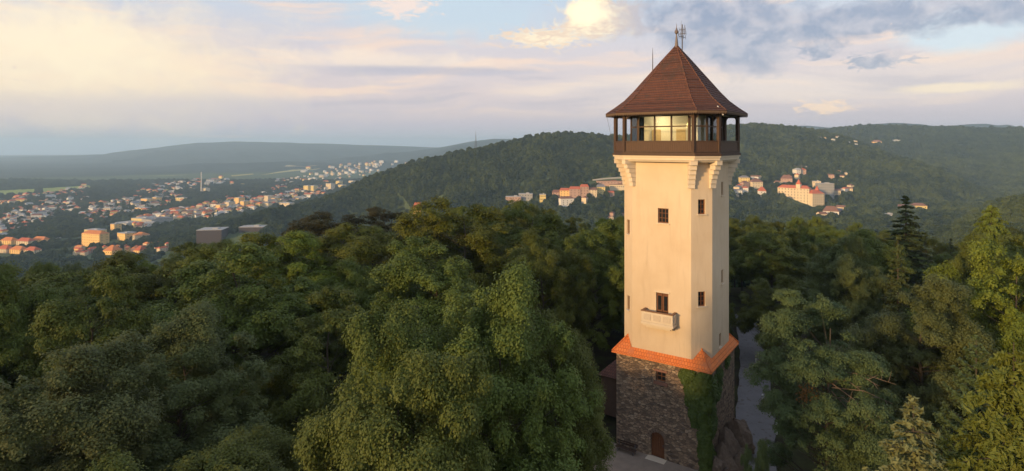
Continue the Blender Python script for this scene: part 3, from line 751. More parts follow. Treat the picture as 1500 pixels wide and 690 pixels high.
# ------------------------------------------------------------------ trees
def leaves(P, N, size, rng, aspect=1.5, fold=.25):
    """diamond leaves centred on P, facing roughly N"""
    n = len(P); N = N / (np.linalg.norm(N, axis=1)[:, None] + 1e-9)
    t = rng.normal(size=(n, 3)); t -= (t * N).sum(1)[:, None] * N; t /= np.linalg.norm(t, axis=1)[:, None] + 1e-9
    b = np.cross(N, t); s = size * rng.uniform(.5, 1.6, n)[:, None]
    a = t * s * aspect * .5; c = b * s * .5; dr = N * s * fold
    V = np.stack([P - a, P + c - dr * .4, P + a - dr, P - c - dr * .4], 1).reshape(-1, 3)
    F = np.arange(n * 4).reshape(-1, 4); return V, F
def limbs(mb, rng, h, r, targets, base_r):
    """trunk to most of the height with limbs out to the given points"""
    k = 7; pts = [(rng.normal() * .012 * h * i / k, rng.normal() * .012 * h * i / k, h * .86 * i / k - (.6 if i == 0 else 0)) for i in range(k + 1)]
    mb.tube(pts, [base_r * (1 - .86 * (i / k) ** .8) * (1.35 if i == 0 else 1) for i in range(k + 1)], 8)
    for t in targets:
        t = Vector(t); z0 = max(h * .22, min(t.z - math.hypot(t.x, t.y) * .55, h * .75)); i = z0 / (h * .86) * k; i0 = int(i); a = Vector(pts[i0]).lerp(Vector(pts[min(i0 + 1, k)]), i - i0)
        mid = a.lerp(t, .5) + Vector((0, 0, -.05 * (t - a).length)); rr = base_r * .34 * (1 - z0 / h)
        mb.tube([a, mid, t * .98], [rr, rr * .6, rr * .18], 5)
def decid(seed, n_puff=46, leaf=.105, flat=.7, rx=.36, crown0=.12, lump=.3, puff=.098, per=250, droop=.16):
    """deciduous tree built up from leafy puffs, each of several boughs; lengths in tree heights of 18 m"""
    rng = np.random.default_rng(seed); HT = 18.0; Rr = rx * HT
    zc = HT * (crown0 + (1 - crown0) * .5); hz = HT * (1 - crown0) * .5
    lob = rng.normal(size=(16, 3)); lob[:, 2] += .35; lob /= np.linalg.norm(lob, axis=1)[:, None]; la = rng.uniform(-lump * 1.3, lump, 16)
    env = lambda d: 1 + sum(a * max(0, d @ l) ** 9 for a, l in zip(la, lob))
    C = []; tries = 0
    while len(C) < n_puff and tries < 9000:
        tries += 1; d = rng.normal(size=3); d /= np.linalg.norm(d)
        if d[2] < -.6: continue
        f = rng.uniform(.3, .6) if rng.random() < .12 else rng.uniform(.72, .92)
        e = env(d) * f; sh = 1 - .10 * max(0, d[2]); p = np.array([d[0] * Rr * e * sh, d[1] * Rr * e * sh, zc + d[2] * hz * e])
        br = puff * HT * rng.uniform(.45, 1.4)
        if all(np.linalg.norm((p - q[0]) * (1, 1, 1.25)) > .74 * (br + q[1]) for q in C): C.append((p, br))
    Ps, Ns, Bs = [], [], []
    for p, pr in C:
        out = np.array([p[0], p[1], (p[2] - zc) * .8]); out /= np.linalg.norm(out) + 1e-9
        nb = int(15 * (pr / (puff * HT)) ** 1.5) + 5
        for k in range(nb):
            d = rng.normal(size=3) + out * .9 + np.array([0, 0, .5]); d /= np.linalg.norm(d)
            c = p + d * pr * rng.uniform(.35, 1.30) * np.array([1, 1, flat + .1]); br = pr * rng.uniform(.22, .50)
            m = int(per * (br / (.4 * puff * HT)) ** 1.7); Bs.append(c)
            e = rng.normal(size=(m, 3)) + d * .5 + np.array([0, 0, .35]); e /= np.linalg.norm(e, axis=1)[:, None]
            rad = br * rng.uniform(.25, 1.0, m) ** .45 * rng.choice([1, 1, 1.15, 1.55], m)
            loc = e * rad[:, None]; loc[:, 2] *= flat; loc[:, 2] -= droop * np.hypot(loc[:, 0], loc[:, 1]) * (loc[:, :2] @ d[:2] > 0)
            Ps.append(c + loc); Ns.append(e * .7 + d * .3 + np.array([0, 0, .65]) + rng.normal(size=(m, 3)) * .38)
    P = np.concatenate(Ps); N = np.concatenate(Ns); k = HT / np.percentile(P[:, 2], 99.9); kr = 1.04 * Rr / np.percentile(np.hypot(P[:, 0], P[:, 1]), 96)
    S_ = np.array([kr, kr, k]); P = P * S_; V, F = leaves(P, N, leaf, rng)
    mb = MB(); limbs(mb, rng, HT, Rr, [c[0] * S_ for c in C], .30)
    return (V / HT, F), mb, HT
def conifer(seed, rx=.20, tiers=26, nb=9, per=150, leaf=.16, droop=.25, HT=18.0, z0=.10, aspect=2.6, curl=.1, jitter=.25, power=.9):
    rng = np.random.default_rng(seed); Ps, Ns = [], []; mb = MB()
    mb.tube([(0, 0, -.6), (0, 0, HT * .5), (0, 0, HT * .985)], [.26, .15, .015], 7)
    for i in range(tiers):
        t = i / (tiers - 1); z = HT * (z0 + (1 - z0) * t ** .92 * .985); Lm = rx * HT * (1 - t) ** power + .18
        k = max(4, int(nb * (1 - t * .45)))
        for j in range(k):
            a = 2 * math.pi * (j + rng.random() * .8) / k + i * 2.4; L = Lm * rng.uniform(1 - jitter, 1 + jitter * .7); zz_ = z + rng.normal() * .12
            m = max(14, int(per * (L / (rx * HT)) ** 1.1)); s = rng.uniform(.12, 1, m) ** .75
            side = rng.normal(size=m) * .20 * L * (1 - s * .75) * np.minimum(1, s * 3); up = np.sin(s * 3.0) * .02 * L
            x = s * L; zb = zz_ - droop * L * s + curl * L * s ** 2.5 - np.abs(side) * .25 + up
            P = np.stack([x * math.cos(a) - side * math.sin(a), x * math.sin(a) + side * math.cos(a), zb + rng.normal(size=m) * .05], 1)
            N = np.stack([rng.normal(size=m) * .5 + math.cos(a) * .3, rng.normal(size=m) * .5 + math.sin(a) * .3, np.full(m, 1.0)], 1)
            Ps.append(P); Ns.append(N)
            if j % 2 == 0: mb.tube([(0, 0, zz_), (math.cos(a) * L * .9, math.sin(a) * L * .9, zz_ - droop * L * .9 + curl * L * .8)], [.035, .008], 4)
    P = np.concatenate(Ps); N = np.concatenate(Ns); V, F = leaves(P, N, leaf, rng, aspect, .1)
    return (V / HT, F), mb, HT
def larch(seed, HT=18.0, rx=.30):
    """long sweeping branches with hanging sprays"""
    rng = np.random.default_rng(seed); Ps, Ns = [], []; mb = MB(); mb.tube([(0, 0, -.6), (0, 0, HT * .5), (0, 0, HT)], [.24, .14, .015], 7)
    for i in range(120):
        t = i / 119; z = HT * (.12 + .86 * t); L = rx * HT * (1 - t) ** .75 * rng.uniform(.7, 1.2) + .35; a = i * 2.4 + rng.random() * .6
        m = max(160, int(1300 * L / (rx * HT))); nt = 30; tw_ = rng.integers(0, nt, m); ts = np.linspace(.12, 1, nt)[tw_]
        off = (rng.normal(size=nt) * .15 * L)[tw_]; ln = rng.uniform(.45, 1.1, nt)[tw_] * min(1.0, .34 * L + .15); hang = rng.uniform(0, 1, m)
        x = ts * L + hang * ln * .55; sd = off * (1.05 - ts * .6) * (1 + hang * .4)
        zb = z + .22 * L * ts - .30 * L * ts ** 2 - hang ** 1.3 * ln * .8
        P = np.stack([x * math.cos(a) - sd * math.sin(a), x * math.sin(a) + sd * math.cos(a), zb], 1) + rng.normal(size=(m, 3)) * .03
        N = rng.normal(size=(m, 3)) * .6 + np.array([math.cos(a) * .6, math.sin(a) * .6, .7]); Ps.append(P); Ns.append(N)
        if i % 2 == 0: mb.tube([(0, 0, z), (math.cos(a) * L * .5, math.sin(a) * L * .5, z + .035 * L), (math.cos(a) * L * .95, math.sin(a) * L * .95, z - .06 * L)], [.04, .025, .006], 4)
    V, F = leaves(np.concatenate(Ps), np.concatenate(Ns), .085, rng, 3.0, .1); return (V / HT, F), mb, HT

SPEC = {}
def species(key, gen, leafkey):
    (V, F), mb, HT = gen
    crown = np_mesh('crown', V, F, LEAF[leafkey]); mb.v = [tuple(c / HT for c in p) for p in mb.v]
    SPEC.setdefault(key, []).append((crown, mb.mesh('trunk', BARK)))
def variant(key, src, leafkey):
    for crown, trunk in SPEC[src]:
        c = crown.copy(); c.materials.clear(); c.materials.append(LEAF[leafkey]); SPEC.setdefault(key, []).append((c, trunk))
for i in range(4): species('beech', decid(100 + i, 44, .105, .55 + .06 * (i % 2), .36 + .03 * (i % 3), .12, .42, .095, 250, .15), 'beech')
for i in range(2): species('lime', decid(200 + i, 62, .078, .85, .36, .06, .60, .088, 430, .0), 'lime')
for i in range(2): species('grey', decid(300 + i, 64, .075, .85, .33, .05, .42, .085, 400, .02), 'grey')
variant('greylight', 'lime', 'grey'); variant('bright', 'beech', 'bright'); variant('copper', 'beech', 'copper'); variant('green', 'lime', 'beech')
for i in range(2): species('spruce', conifer(400 + i), 'spruce')
species('palespruce', conifer(410, rx=.30, tiers=30, nb=12, per=420, leaf=.10, droop=.12, curl=.16), 'palespruce')
species('youngpine', conifer(420, rx=.28, tiers=22, nb=9, per=420, leaf=.12, droop=-.35, curl=.25), 'pine')
species('larch', larch(430), 'larch')
species('pine', decid(440, 74, .07, .5, .31, .02, .42, .068, 260), 'pine')

NTREE = [0]
def tree(key, x, y, height_, label, cat='tree', name='tree', group=None, vi=None, rz=None, wide=1.0):
    NTREE[0] += 1; z = hgt(x, y)
    root = empty(name, label, cat, (x, y, z - .05), rz if rz is not None else random.uniform(0, 6.28), group)
    vs = SPEC[key]; crown, trunk = vs[(vi if vi is not None else random.randrange(len(vs))) % len(vs)]
    root.scale = (height_ * wide, height_ * wide, height_)
    link('crown', crown, root); link('trunk', trunk, root); return root
def tree_px(key, u, v, d, label, name='tree', wide=1.0, cat='tree', vi=None, rz=None, group=None):
    """a tree whose top stands at photograph pixel (u, v) at depth d"""
    p = at(u, v, d); g = hgt(p.x, p.y); PLACED.append((p.x, p.y, (p.z - g) * .3 * wide)); return tree(key, p.x, p.y, p.z - g, label, cat, name, group, vi, rz, wide)
PLACED = []
# the trees that stand out in the photograph: species, top pixel (u, v), depth, label
tree_px('lime', 725, 398, 29, 'broad light green tree in front, its crown touching the stone tower base', 'deciduous_tree', .72, vi=0, rz=.4)
tree_px('lime', 812, 470, 33, 'light green crown lobe leaning right beside the broad light green tree, nearest the bench', 'deciduous_tree', .62, vi=1, rz=4.4)
tree_px('lime', 640, 452, 27, 'light green crown between the broad light green tree and the rounded one', 'deciduous_tree', .62, vi=1, rz=5.5)
tree_px('lime', 572, 503, 24, 'rounded light green tree at the bottom edge, lower left of the broad light green one', 'deciduous_tree', .66, vi=1, rz=2.0)
tree_px('greylight', 262, 458, 38, 'tall grey green tree with a pointed bushy crown at the bottom left', 'deciduous_tree', 1.08, vi=0, rz=1.0)
tree_px('greylight', 20, 520, 30, 'grey green tree cut by the bottom left corner of the view', 'deciduous_tree', 1.0, vi=1, rz=3.0)
tree_px('beech', 345, 352, 54, 'big dark beech with layered boughs rising behind the grey green tree', 'beech_tree', 1.15, vi=0, rz=.3)
tree_px('beech', 95, 392, 54, 'dark beech at the left edge below the valley town', 'beech_tree', 1.2, vi=1, rz=1.7)
tree_px('beech', 480, 432, 45, 'shaded beech between the layered beech and the broad light green tree', 'beech_tree', .95, vi=2, rz=.9)
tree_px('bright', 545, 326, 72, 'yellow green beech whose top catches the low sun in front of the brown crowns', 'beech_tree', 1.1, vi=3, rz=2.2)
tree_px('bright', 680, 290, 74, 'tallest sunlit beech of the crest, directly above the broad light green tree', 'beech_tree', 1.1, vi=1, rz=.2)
tree_px('beech', 780, 294, 82, 'crest beech halfway between the tallest sunlit beech and the tower', 'beech_tree', 1.05, vi=0, rz=4.0)
tree_px('beech', 868, 322, 72, 'thin dark beech close to the left side of the cream tower shaft', 'beech_tree', .85, vi=2, rz=5.0)
tree_px('beech', 640, 352, 56, 'beech with hanging leafy boughs just below the sunlit crest', 'beech_tree', 1.05, vi=3, rz=1.2)
tree_px('beech', 255, 362, 66, 'beech on the skyline under the orange apartment houses', 'beech_tree', 1.1, vi=2, rz=.5)
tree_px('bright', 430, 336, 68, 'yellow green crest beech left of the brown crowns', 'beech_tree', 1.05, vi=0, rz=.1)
tree_px('copper', 500, 309, 105, 'brown leaved tree on the crest, the larger of two', 'deciduous_tree', 1.3, vi=1, rz=.6)
tree_px('copper', 575, 303, 112, 'brown leaved tree on the crest, the smaller of two', 'deciduous_tree', 1.25, vi=2, rz=2.6)
tree_px('beech', 1128, 402, 72, 'dark tree leaning over the far end of the gravel path beside the tower', 'beech_tree', .9, vi=1, rz=2.9)
tree_px('beech', 1130, 332, 92, 'dark crown on the crest right beside the tower shaft', 'beech_tree', 1.15, vi=3, rz=.7)
tree_px('grey', 1350, 398, 48, 'large round grey green tree behind the pine', 'deciduous_tree', 1.0, vi=0, rz=1.0)
tree_px('bright', 1492, 357, 48, 'bright yellow green tree at the right edge', 'deciduous_tree', .8, vi=2, rz=1.5)
tree_px('spruce', 1327, 286, 82, 'tall dark spruce standing up against the wooded ridge', 'spruce_tree', 1.45, vi=0)
tree_px('beech', 15, 384, 60, 'dark beech on the skyline at the left edge, below the courtyard block', 'beech_tree', 1.15, vi=3, rz=2.0)
tree_px('beech', 172, 374, 64, 'beech on the skyline between the courtyard block and the orange apartment houses', 'beech_tree', 1.1, vi=0, rz=3.1)
tree_px('bright', 330, 345, 66, 'yellow green beech on the skyline in front of the dark windowless hall', 'beech_tree', 1.1, vi=1, rz=3.6)
tree_px('larch', 1452, 297, 86, 'feathery yellowish larch on the crest near the right edge', 'larch_tree', 1.0)
tree_px('youngpine', 1430, 490, 36, 'small olive green conifer in front of the round grey green tree', 'pine_tree', .9)
tree_px('larch', 1485, 500, 25, 'light yellow green larch with drooping branches at the right edge', 'larch_tree', .95)
tree_px('palespruce', 1338, 575, 25, 'pale yellowish spruce at the bottom edge below the pine', 'spruce_tree', 1.0)
tree_px('grey', 1108, 640, 38, 'leafy tree top at the bottom beside the gravel path', 'deciduous_tree', .42, vi=1)
pn = tree_px('pine', 1212, 428, 40, 'tall olive green pine with bare dead branches right of the gravel path', 'pine_tree', .85, rz=1.1)
def pine_extras():
    m = MB(); rng = np.random.default_rng(5); s = pn.scale[2]
    Rm = Matrix.Rotation(-1.1, 3, 'Z')
    for i in range(9):                                     # bare grey branches on the side facing the path and the camera
        st = Vector((.01, -.02, .56 + .05 * i / 3)); dr = Vector((rng.uniform(-.02, .20), -rng.uniform(.17, .25), rng.uniform(-.12, .05)))
        a = Rm @ st; b = Rm @ (st + dr * .55 + Vector((0, 0, .02))); c = Rm @ (st + dr)
        m.tube([a, b, c], [.0028, .0018, .0006], 5)
        for t in (.5, .75): e = b.lerp(c, t); m.tube([e, e + Rm @ Vector((rng.uniform(-.06, .06), -.04, rng.uniform(-.03, .06)))], [.0014, .0005], 4)
    m.build('dead_branch', DEAD, pn)
    rng = np.random.default_rng(6); c = np.array(Rm @ Vector((-.16, -.13, .64)))
    P = c + rng.normal(size=(260, 3)) * (.026, .026, .02); V, F = leaves(P, rng.normal(size=(260, 3)) + (0, 0, .6), .006, rng)
    link('withered_leaves', np_mesh('withered_leaves', V, F, REDLEAF), pn)
pine_extras()

SKYL = [(-200, 392), (0, 386), (60, 380), (110, 374), (200, 374), (250, 360), (330, 348), (440, 334), (520, 322), (600, 314), (640, 302), (700, 296), (800, 296), (850, 306), (920, 318),
        (1075, 312), (1150, 312), (1250, 320), (1300, 334), (1380, 338), (1440, 326), (1500, 326), (1700, 330)]
def skyline(u): return float(np.interp(u, [p[0] for p in SKYL], [p[1] for p in SKYL]))
PA = np.array(PATHP)
def clear_of(x, y, r):
    c, s = math.cos(TH), math.sin(TH); dx, dy = x - TX, y - TY; a = dx * c - dy * s; b = dx * s + dy * c
    if abs(a) < 6.2 + r * .5 and -9.5 - r * .4 < b < 6 + r * .5: return False
    if poly_dist(np.array([x]), np.array([y]), np.c_[PA, np.zeros(len(PA))])[0][0] < 3.2 + r * .35: return False
    return True
KINDL = {'beech': ('beech_tree', 'dark green beech'), 'green': ('deciduous_tree', 'dark bushy deciduous tree'), 'grey': ('deciduous_tree', 'grey green bushy tree'),
         'bright': ('beech_tree', 'yellow green beech'), 'lime': ('deciduous_tree', 'light green bushy tree'), 'spruce': ('spruce_tree', 'dark narrow spruce'), 'copper': ('deciduous_tree', 'brown leaved tree')}
def zone(u, d):
    side = 'below the valley town on the left' if u < 420 else 'on the wooded crest left of the tower' if u < 900 else 'on the wooded crest beside the tower' if u < 1200 else 'on the slope right of the tower'
    if d < 45: side = {0: 'in the shaded foreground wood at the lower left', 1: 'in the foreground wood left of the tower', 2: 'in the foreground wood right of the path'}[0 if u < 420 else 1 if u < 950 else 2]
    return side
def fill_trees():
    rng = np.random.default_rng(11); n = 0; tries = 0; pts = [(x, y, max(2.8, r * 1.1)) for x, y, r in PLACED]
    while n < 235 and tries < 60000:
        tries += 1
        d = 20 + 175 * rng.random() ** .8; u = rng.uniform(-160, 1660); x = (u - CU) / FOC * d; y = d
        base = 4.0 + d * .012; g = hgt(x, y)
        if any((x - a) ** 2 + (y - b) ** 2 < (base + r * .75) ** 2 for a, b, r in pts): continue
        if not clear_of(x, y, 5): continue
        h = rng.uniform(15, 23.5) + (3.5 if u < 320 and d > 40 else 0)
        lim = CAMZ - (skyline(u) + rng.uniform(2, 16) * (1 + (rng.random() < .3)) - HV) / FOC * d        # stays under the crest line of the photograph
        if d < 40: lim = min(lim, 15.5 + rng.uniform(-2, 1))                 # the shaded wood nearest the drone is lower
        top = min(g + h, lim); h = top - g
        cr = min(7, .40 * h * min(1.25, max(.9, 15 / max(h, 8)))) / d * FOC
        if d < 62 and u + cr > 882 and u - cr < 1128: continue
        if d < 30 and (480 < u < 890 or 1150 < u): continue
        if h < 8: continue
        dx, dy = TX - x, TY - y; t_ = dx * .78 + dy * .626; lat = abs(dx * .626 - dy * .78)
        if 0 < t_ < 140 and lat < 11: top = min(top, 7 + .13 * t_); h = top - g
        if h < 8: continue
        if top < CAMZ - (720 - HV) / FOC * d: continue
        key = rng.choice(['beech', 'green', 'grey', 'bright', 'lime', 'spruce'], p=[.46, .20, .12, .12, .05, .05])
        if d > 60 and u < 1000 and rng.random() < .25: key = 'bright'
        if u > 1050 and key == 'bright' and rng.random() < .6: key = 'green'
        nm, lb = KINDL[key]; z_ = zone(u, d)
        tree(key, x, y, h, f'{lb} {z_}', 'tree', nm, f'{lb}es {z_}' if lb.endswith('ch') else f'{lb}s {z_}', rz=rng.uniform(0, 6.28), wide=min(1.15, max(.8, 15 / h) * rng.uniform(.85, 1.05)))
        pts.append((x, y, base)); n += 1
    print('fill trees', n, 'tries', tries)
fill_trees()

# ivy on the corner of the stone base
def build_ivy():
    rng = np.random.default_rng(3); root = empty('ivy', 'dark green ivy climbing the front corner of the stone tower base', 'ivy', (TX, TY, 0), -TH)
    P, N = [], []; BH = 4.12
    cl = [(rng.uniform(-.9, 7.5), rng.normal()) for _ in range(150)]
    for z0, e in cl:                                       # sprays of leaves, thinning out to both sides of the corner
        w = .45 + 1.5 * (max(z0, 0) / 7.5) ** 1.3
        front = rng.random() < .5; s0 = min(abs(e), 1.5) * w * (.75 if front else 1.15 + .8 * (z0 > 5.2)); r = rng.uniform(.28, .62); dep = rng.uniform(.10, .38)
        if s0 > 6.8 or (not front and z0 < 2.5 and s0 > 1): continue
        for _k in range(int(520 * r)):
            d = rng.normal(size=3); d /= np.linalg.norm(d); q_ = rng.random() ** .5; s = s0 + d[0] * r * q_; z = z0 + d[1] * r * 1.25 * q_ - .1; k = abs(d[2]) * dep * q_ + .03
            if z > 7.5 or s < -.25: continue
            if front: P.append((BH - s, -BH - k, z)); N.append((d[0] * .6, -1, .7 + rng.normal() * .4))
            else: P.append((BH + k, -BH + s, z)); N.append((1, d[0] * .6, .7 + rng.normal() * .4))
    V, F = leaves(np.array(P), np.array(N), .17, rng, 1.1); link('foliage', np_mesh('foliage', V, F, LEAF['ivy']), root)
    m = MB(); m.tube([(BH + .06, -BH - .06, -1.3), (BH + .05, -BH - .08, 2.5), (BH + .02, -BH - .05, 6)], [.06, .045, .015], 6); m.build('stem', BARK, root)
build_ivy()

# ------------------------------------------------------------------ the town in the valley and the buildings on the far slopes
FOOT = []                                                  # footprints kept clear of trees: x, y, radius
def wallm(name, col): return plain(name, col, .85, .2, .12, .05)
WALLS = {'white': wallm('white_render', (.72, .68, .60, 1)), 'cream': wallm('cream_render', (.68, .55, .36, 1)), 'orange': wallm('ochre_render', (.84, .54, .20, 1)), 'pink': wallm('dimmed_pink_render', (.44, .29, .22, 1)),  # pink is toned down to stand in for shade on the slope
         'grey': wallm('grey_concrete', (.34, .33, .31, 1)), 'dark': wallm('dark_cladding', (.07, .055, .05, 1)), 'yellow': wallm('yellow_render', (.72, .56, .22, 1))}
ROOFS = {'red': plain('red_roof', (.50, .13, .06), .85, .2, .25, .2), 'brown': plain('brown_roof', (.22, .11, .075), .85, .2, .25, .2), 'grey': plain('grey_roof', (.20, .19, .19), .8, .2, .2, .2), 'pale': plain('pale_flat_roof', (.42, .40, .37), .85, .2, .15, .2),
         'orange': plain('orange_roof', (.62, .22, .07), .85, .2, .2, .2)}
def gable(mb, w, d, z0, h, rh, hip=.0, ov=.4, mw=0, mr=1):
    x, y = w / 2, d / 2
    mb.prism([(-x, -y), (x, -y), (x, y), (-x, y)], z0 - 3, z0 + h, mw)
    X, Y = x + ov, y + ov; r = X - hip * min(X, Y) if hip else X; zt = z0 + h + rh; ze = z0 + h + .01
    A, B = (-r, 0, zt), (r, 0, zt)
    mb.face([(-X, -Y, ze), (X, -Y, ze), B, A], mr); mb.face([(X, Y, ze), (-X, Y, ze), A, B], mr)
    mb.face([(X, -Y, ze), (X, Y, ze), B], mr if hip else mw); mb.face([(-X, Y, ze), (-X, -Y, ze), A], mr if hip else mw)
    mb.face([(-X, Y, ze - .01), (X, Y, ze - .01), (X, -Y, ze - .01), (-X, -Y, ze - .01)], mr)
HOUSE = {}
def house_mesh(wk, rk, k):
    key = (wk, rk, k)
    if key not in HOUSE:
        m = MB(); w, d, h, rh, hip = [(13, 10, 6, 4.5, 0), (17, 11, 9, 5, .8), (24, 12, 9, 5, .6), (11, 10, 7, 4.5, .9)][k]
        gable(m, w, d, 0, h * 1.25, rh * .75, hip); m.box((w * .2, d * .12, h + rh * .8), (1, 1, 2.4), 0, 2)
        for sx in (-.3, 0, .3):
            for z in range(1, int(h / 3) + 1): m.box((sx * w, -d / 2 - .02, z * 3 - 1.2), (1.2, .1, 1.5), 0, 2)
        HOUSE[key] = m.mesh('house', [WALLS[wk], ROOFS[rk], WALLS['dark']])
    return HOUSE[key]
ZONES = [  # from (u, v) to (u, v), half thickness in v, how many, palette, size, label, group
    ((0, 330), (130, 292), 9, 55, 'pale', 1.0, 'small pale house among trees at the left end of the valley town'),
    ((130, 312), (268, 289), 8, 55, 'pale', 1.0, 'small pale house in the upper part of the valley town'),
    ((196, 330), (330, 307), 6, 45, 'warm', 1.15, 'sunlit red roofed house in the dense middle of the valley town'),
    ((300, 314), (470, 284), 6, 58, 'warm', 1.2, 'sunlit red roofed house in the row climbing towards the wooded hill'),
    ((108, 370), (250, 364), 6, 22, 'red', .75, 'red roofed house just above the left treetops'),
    ((240, 275), (335, 268), 3, 16, 'white', 1.6, 'far white building beside the open yellow field'),
    ((400, 268), (560, 246), 5, 26, 'white', 1.5, 'far pale building on the plain near the foot of the wooded hill')]
RZONES = [
    ((1078, 286), (1112, 266), 5, 9, 'right', .9, 'pale villa on the slope directly right of the tower'),
    ((1138, 272), (1168, 262), 4, 7, 'right', 1.1, 'pale villa above and left of the red roofed hotel'),
    ((1226, 287), (1246, 280), 3, 4, 'right', 1.0, 'small pale villa right of the grey slab building'),
    ((1196, 318), (1232, 314), 4, 5, 'right', 1.1, 'house below the red roofed hotel'),
    ((1192, 262), (1240, 258), 7, 4, 'right', .9, 'lone white house among trees above the grey slab building'),
    ((1190, 203), (1260, 212), 4, 6, 'pale', .8, 'far white house high on the wooded ridge'),
    ((606, 308), (626, 307), 2, 3, 'right', 1.1, 'house peeping over the crest in front of the wooded hill'),
    ((826, 298), (905, 280), 6, 9, 'right', 1.0, 'pale villa below the long terrace of houses'),
    ((880, 325), (915, 318), 4, 3, 'right', .7, 'pale house glimpsed between the trees left of the tower')]
PAL = {'pale': (['white', 'white', 'cream', 'white', 'grey'], ['brown', 'grey', 'brown', 'pale', 'grey']), 'warm': (['white', 'cream', 'white', 'cream', 'yellow'], ['red', 'brown', 'orange', 'brown', 'grey']), 'red': (['cream', 'orange', 'pink'], ['red', 'red', 'orange']),
       'white': (['white', 'white', 'cream'], ['pale', 'grey', 'brown']), 'right': (['white', 'cream', 'cream', 'pink'], ['brown', 'red', 'grey', 'brown'])}
def add_houses(zones, seed):
    rng = np.random.default_rng(seed)
    for (u0, v0), (u1, v1), th, n, pal, sc, label in zones:
        k = 0
        for _ in range(n * 40):
            if k >= n: break
            t = rng.random(); p = ground_at(u0 + (u1 - u0) * t, v0 + (v1 - v0) * t + rng.uniform(-th, th), 500)
            if p is None: continue
            r = 9 * sc
            if any((p.x - a) ** 2 + (p.y - b) ** 2 < (r + c) ** 2 for a, b, c in FOOT): continue
            w_, r_ = PAL[pal]; me = house_mesh(str(rng.choice(w_)), str(rng.choice(r_)), int(rng.integers(0, 4)))
            o = link('house', me, None, p); o.rotation_euler = (0, 0, rng.choice([-.35, -.6, 1.1, .2, -1.2]) + rng.normal() * .15); s = sc * rng.uniform(.85, 1.2); o.scale = (s, s, s)
            tag(o, label, 'house', label.replace('house', 'houses', 1).replace('villa', 'villas', 1).replace('building', 'buildings', 1)); FOOT.append((p.x, p.y, r)); k += 1
WIN = {}
def facade(root, w, d, z0, h, rows, cols, side_cols=3, ww=1.5, wh=1.6):
    """one child per window, sharing two meshes"""
    key = (ww, wh)
    if key not in WIN:
        a = MB(); a.box((0, 0, 0), (ww, .12, wh)); b = MB(); b.box((0, 0, 0), (.12, ww, wh)); WIN[key] = (a.mesh('window', DGLASS), b.mesh('window', DGLASS))
    for r in range(rows):
        z = z0 + h * (r + .55) / rows
        for c in range(cols): link('window', WIN[key][0], root, (-w / 2 + w * (c + .5) / cols, -d / 2 - .02, z))
        for c in range(side_cols): link('window', WIN[key][1], root, (w / 2 + .02, -d / 2 + d * (c + .5) / side_cols, z))
def block(u, v, wpx, hpx, dm, rz, wall, roof, label, cat='building', name='apartment_building', flat=False, rows=4, cols=6, group=None, hip=.7, rh=.28):
    """a block whose front foot is seen at (u, v)"""
    p = ground_at(u, v, 450)
    if p is None: print('no ground for', label); return
    k = p.y / FOC; w = wpx * k / max(.4, math.cos(rz)); h = hpx * k
    root = empty(name, label, cat, p, rz, group); FOOT.append((p.x, p.y, max(w, dm) * .6))
    for t in ((22, 44, 66) if u < 560 else ()): FOOT.append((p.x - .78 * t, p.y - .626 * t, max(w, dm) * .3))
    m = MB(); m.prism([(-w / 2, -dm / 2), (w / 2, -dm / 2), (w / 2, dm / 2), (-w / 2, dm / 2)], -14, h); m.build('wall', WALLS[wall], root)
    m = MB()
    if flat:
        m.box((0, 0, h + .35), (w + .8, dm + .8, .7)); m.box((w * .15, 0, h + 1.6), (w * .22, dm * .4, 2.0)); m.build('roof', ROOFS[roof], root)
    else:
        X, Y = w / 2 + .6, dm / 2 + .6; r = X - hip * min(X, Y); zt = h + rh * dm; A, B = (-r, 0, zt), (r, 0, zt); ze = h + .01
        m.face([(-X, -Y, ze), (X, -Y, ze), B, A]); m.face([(X, Y, ze), (-X, Y, ze), A, B]); m.face([(X, -Y, ze), (X, Y, ze), B]); m.face([(-X, Y, ze), (-X, -Y, ze), A]); m.face([(-X, Y, h), (X, Y, h), (X, -Y, h), (-X, -Y, h)])
        m.build('roof', ROOFS[roof], root)
    if rows: facade(root, w, dm, 0, h, rows, cols, 2)
    return root, w, h
block(140, 361, 34, 19, 22, -.32, 'orange', 'orange', 'large orange apartment building with a hipped roof and lit front above the left treetops', rows=5, cols=8)
block(140, 347, 26, 10, 22, -.32, 'yellow', 'pale', 'yellow flat roofed wing rising behind the large orange apartment building', flat=True, rows=2, cols=6)
block(186, 351, 17, 10, 26, -.45, 'orange', 'pale', 'orange flat roofed block with a grey side between two other blocks', flat=True, rows=3, cols=4)
block(207, 352, 16, 8, 22, -.3, 'cream', 'orange', 'cream block with an orange roof right of the flat roofed orange block', rows=3, cols=4)
block(170, 342, 8, 14, 18, -.4, 'orange', 'pale', 'narrow orange tower block standing behind the flat roofed orange block', flat=True, rows=5, cols=2)
block(165, 372, 15, 6, 24, -.2, 'orange', 'orange', 'low building with a broad orange roof below the large apartment building', rows=1, cols=4, rh=.4)
block(206, 371, 10, 5, 20, -.2, 'orange', 'red', 'low building with a red roof just above the treetops', rows=1, cols=3, rh=.4)
block(212, 326, 26, 7, 40, -.3, 'yellow', 'pale', 'long yellow factory hall with a pale flat roof', 'factory', 'factory_hall', flat=True, rows=1, cols=8)
block(231, 328, 22, 8, 60, -.5, 'grey', 'grey', 'grey hall with a flat roof right of the long yellow factory hall', 'factory', 'factory_hall', flat=True, rows=0)
block(188, 330, 26, 4, 40, -.5, 'grey', 'pale', 'low grey flat roofed hall left of the long yellow factory hall', 'factory', 'factory_hall', flat=True, rows=0)
block(312, 353, 34, 17, 40, .12, 'dark', 'pale', 'big dark windowless hall with a pale roof edge above the crest', 'hall', 'hall', flat=True, rows=0)
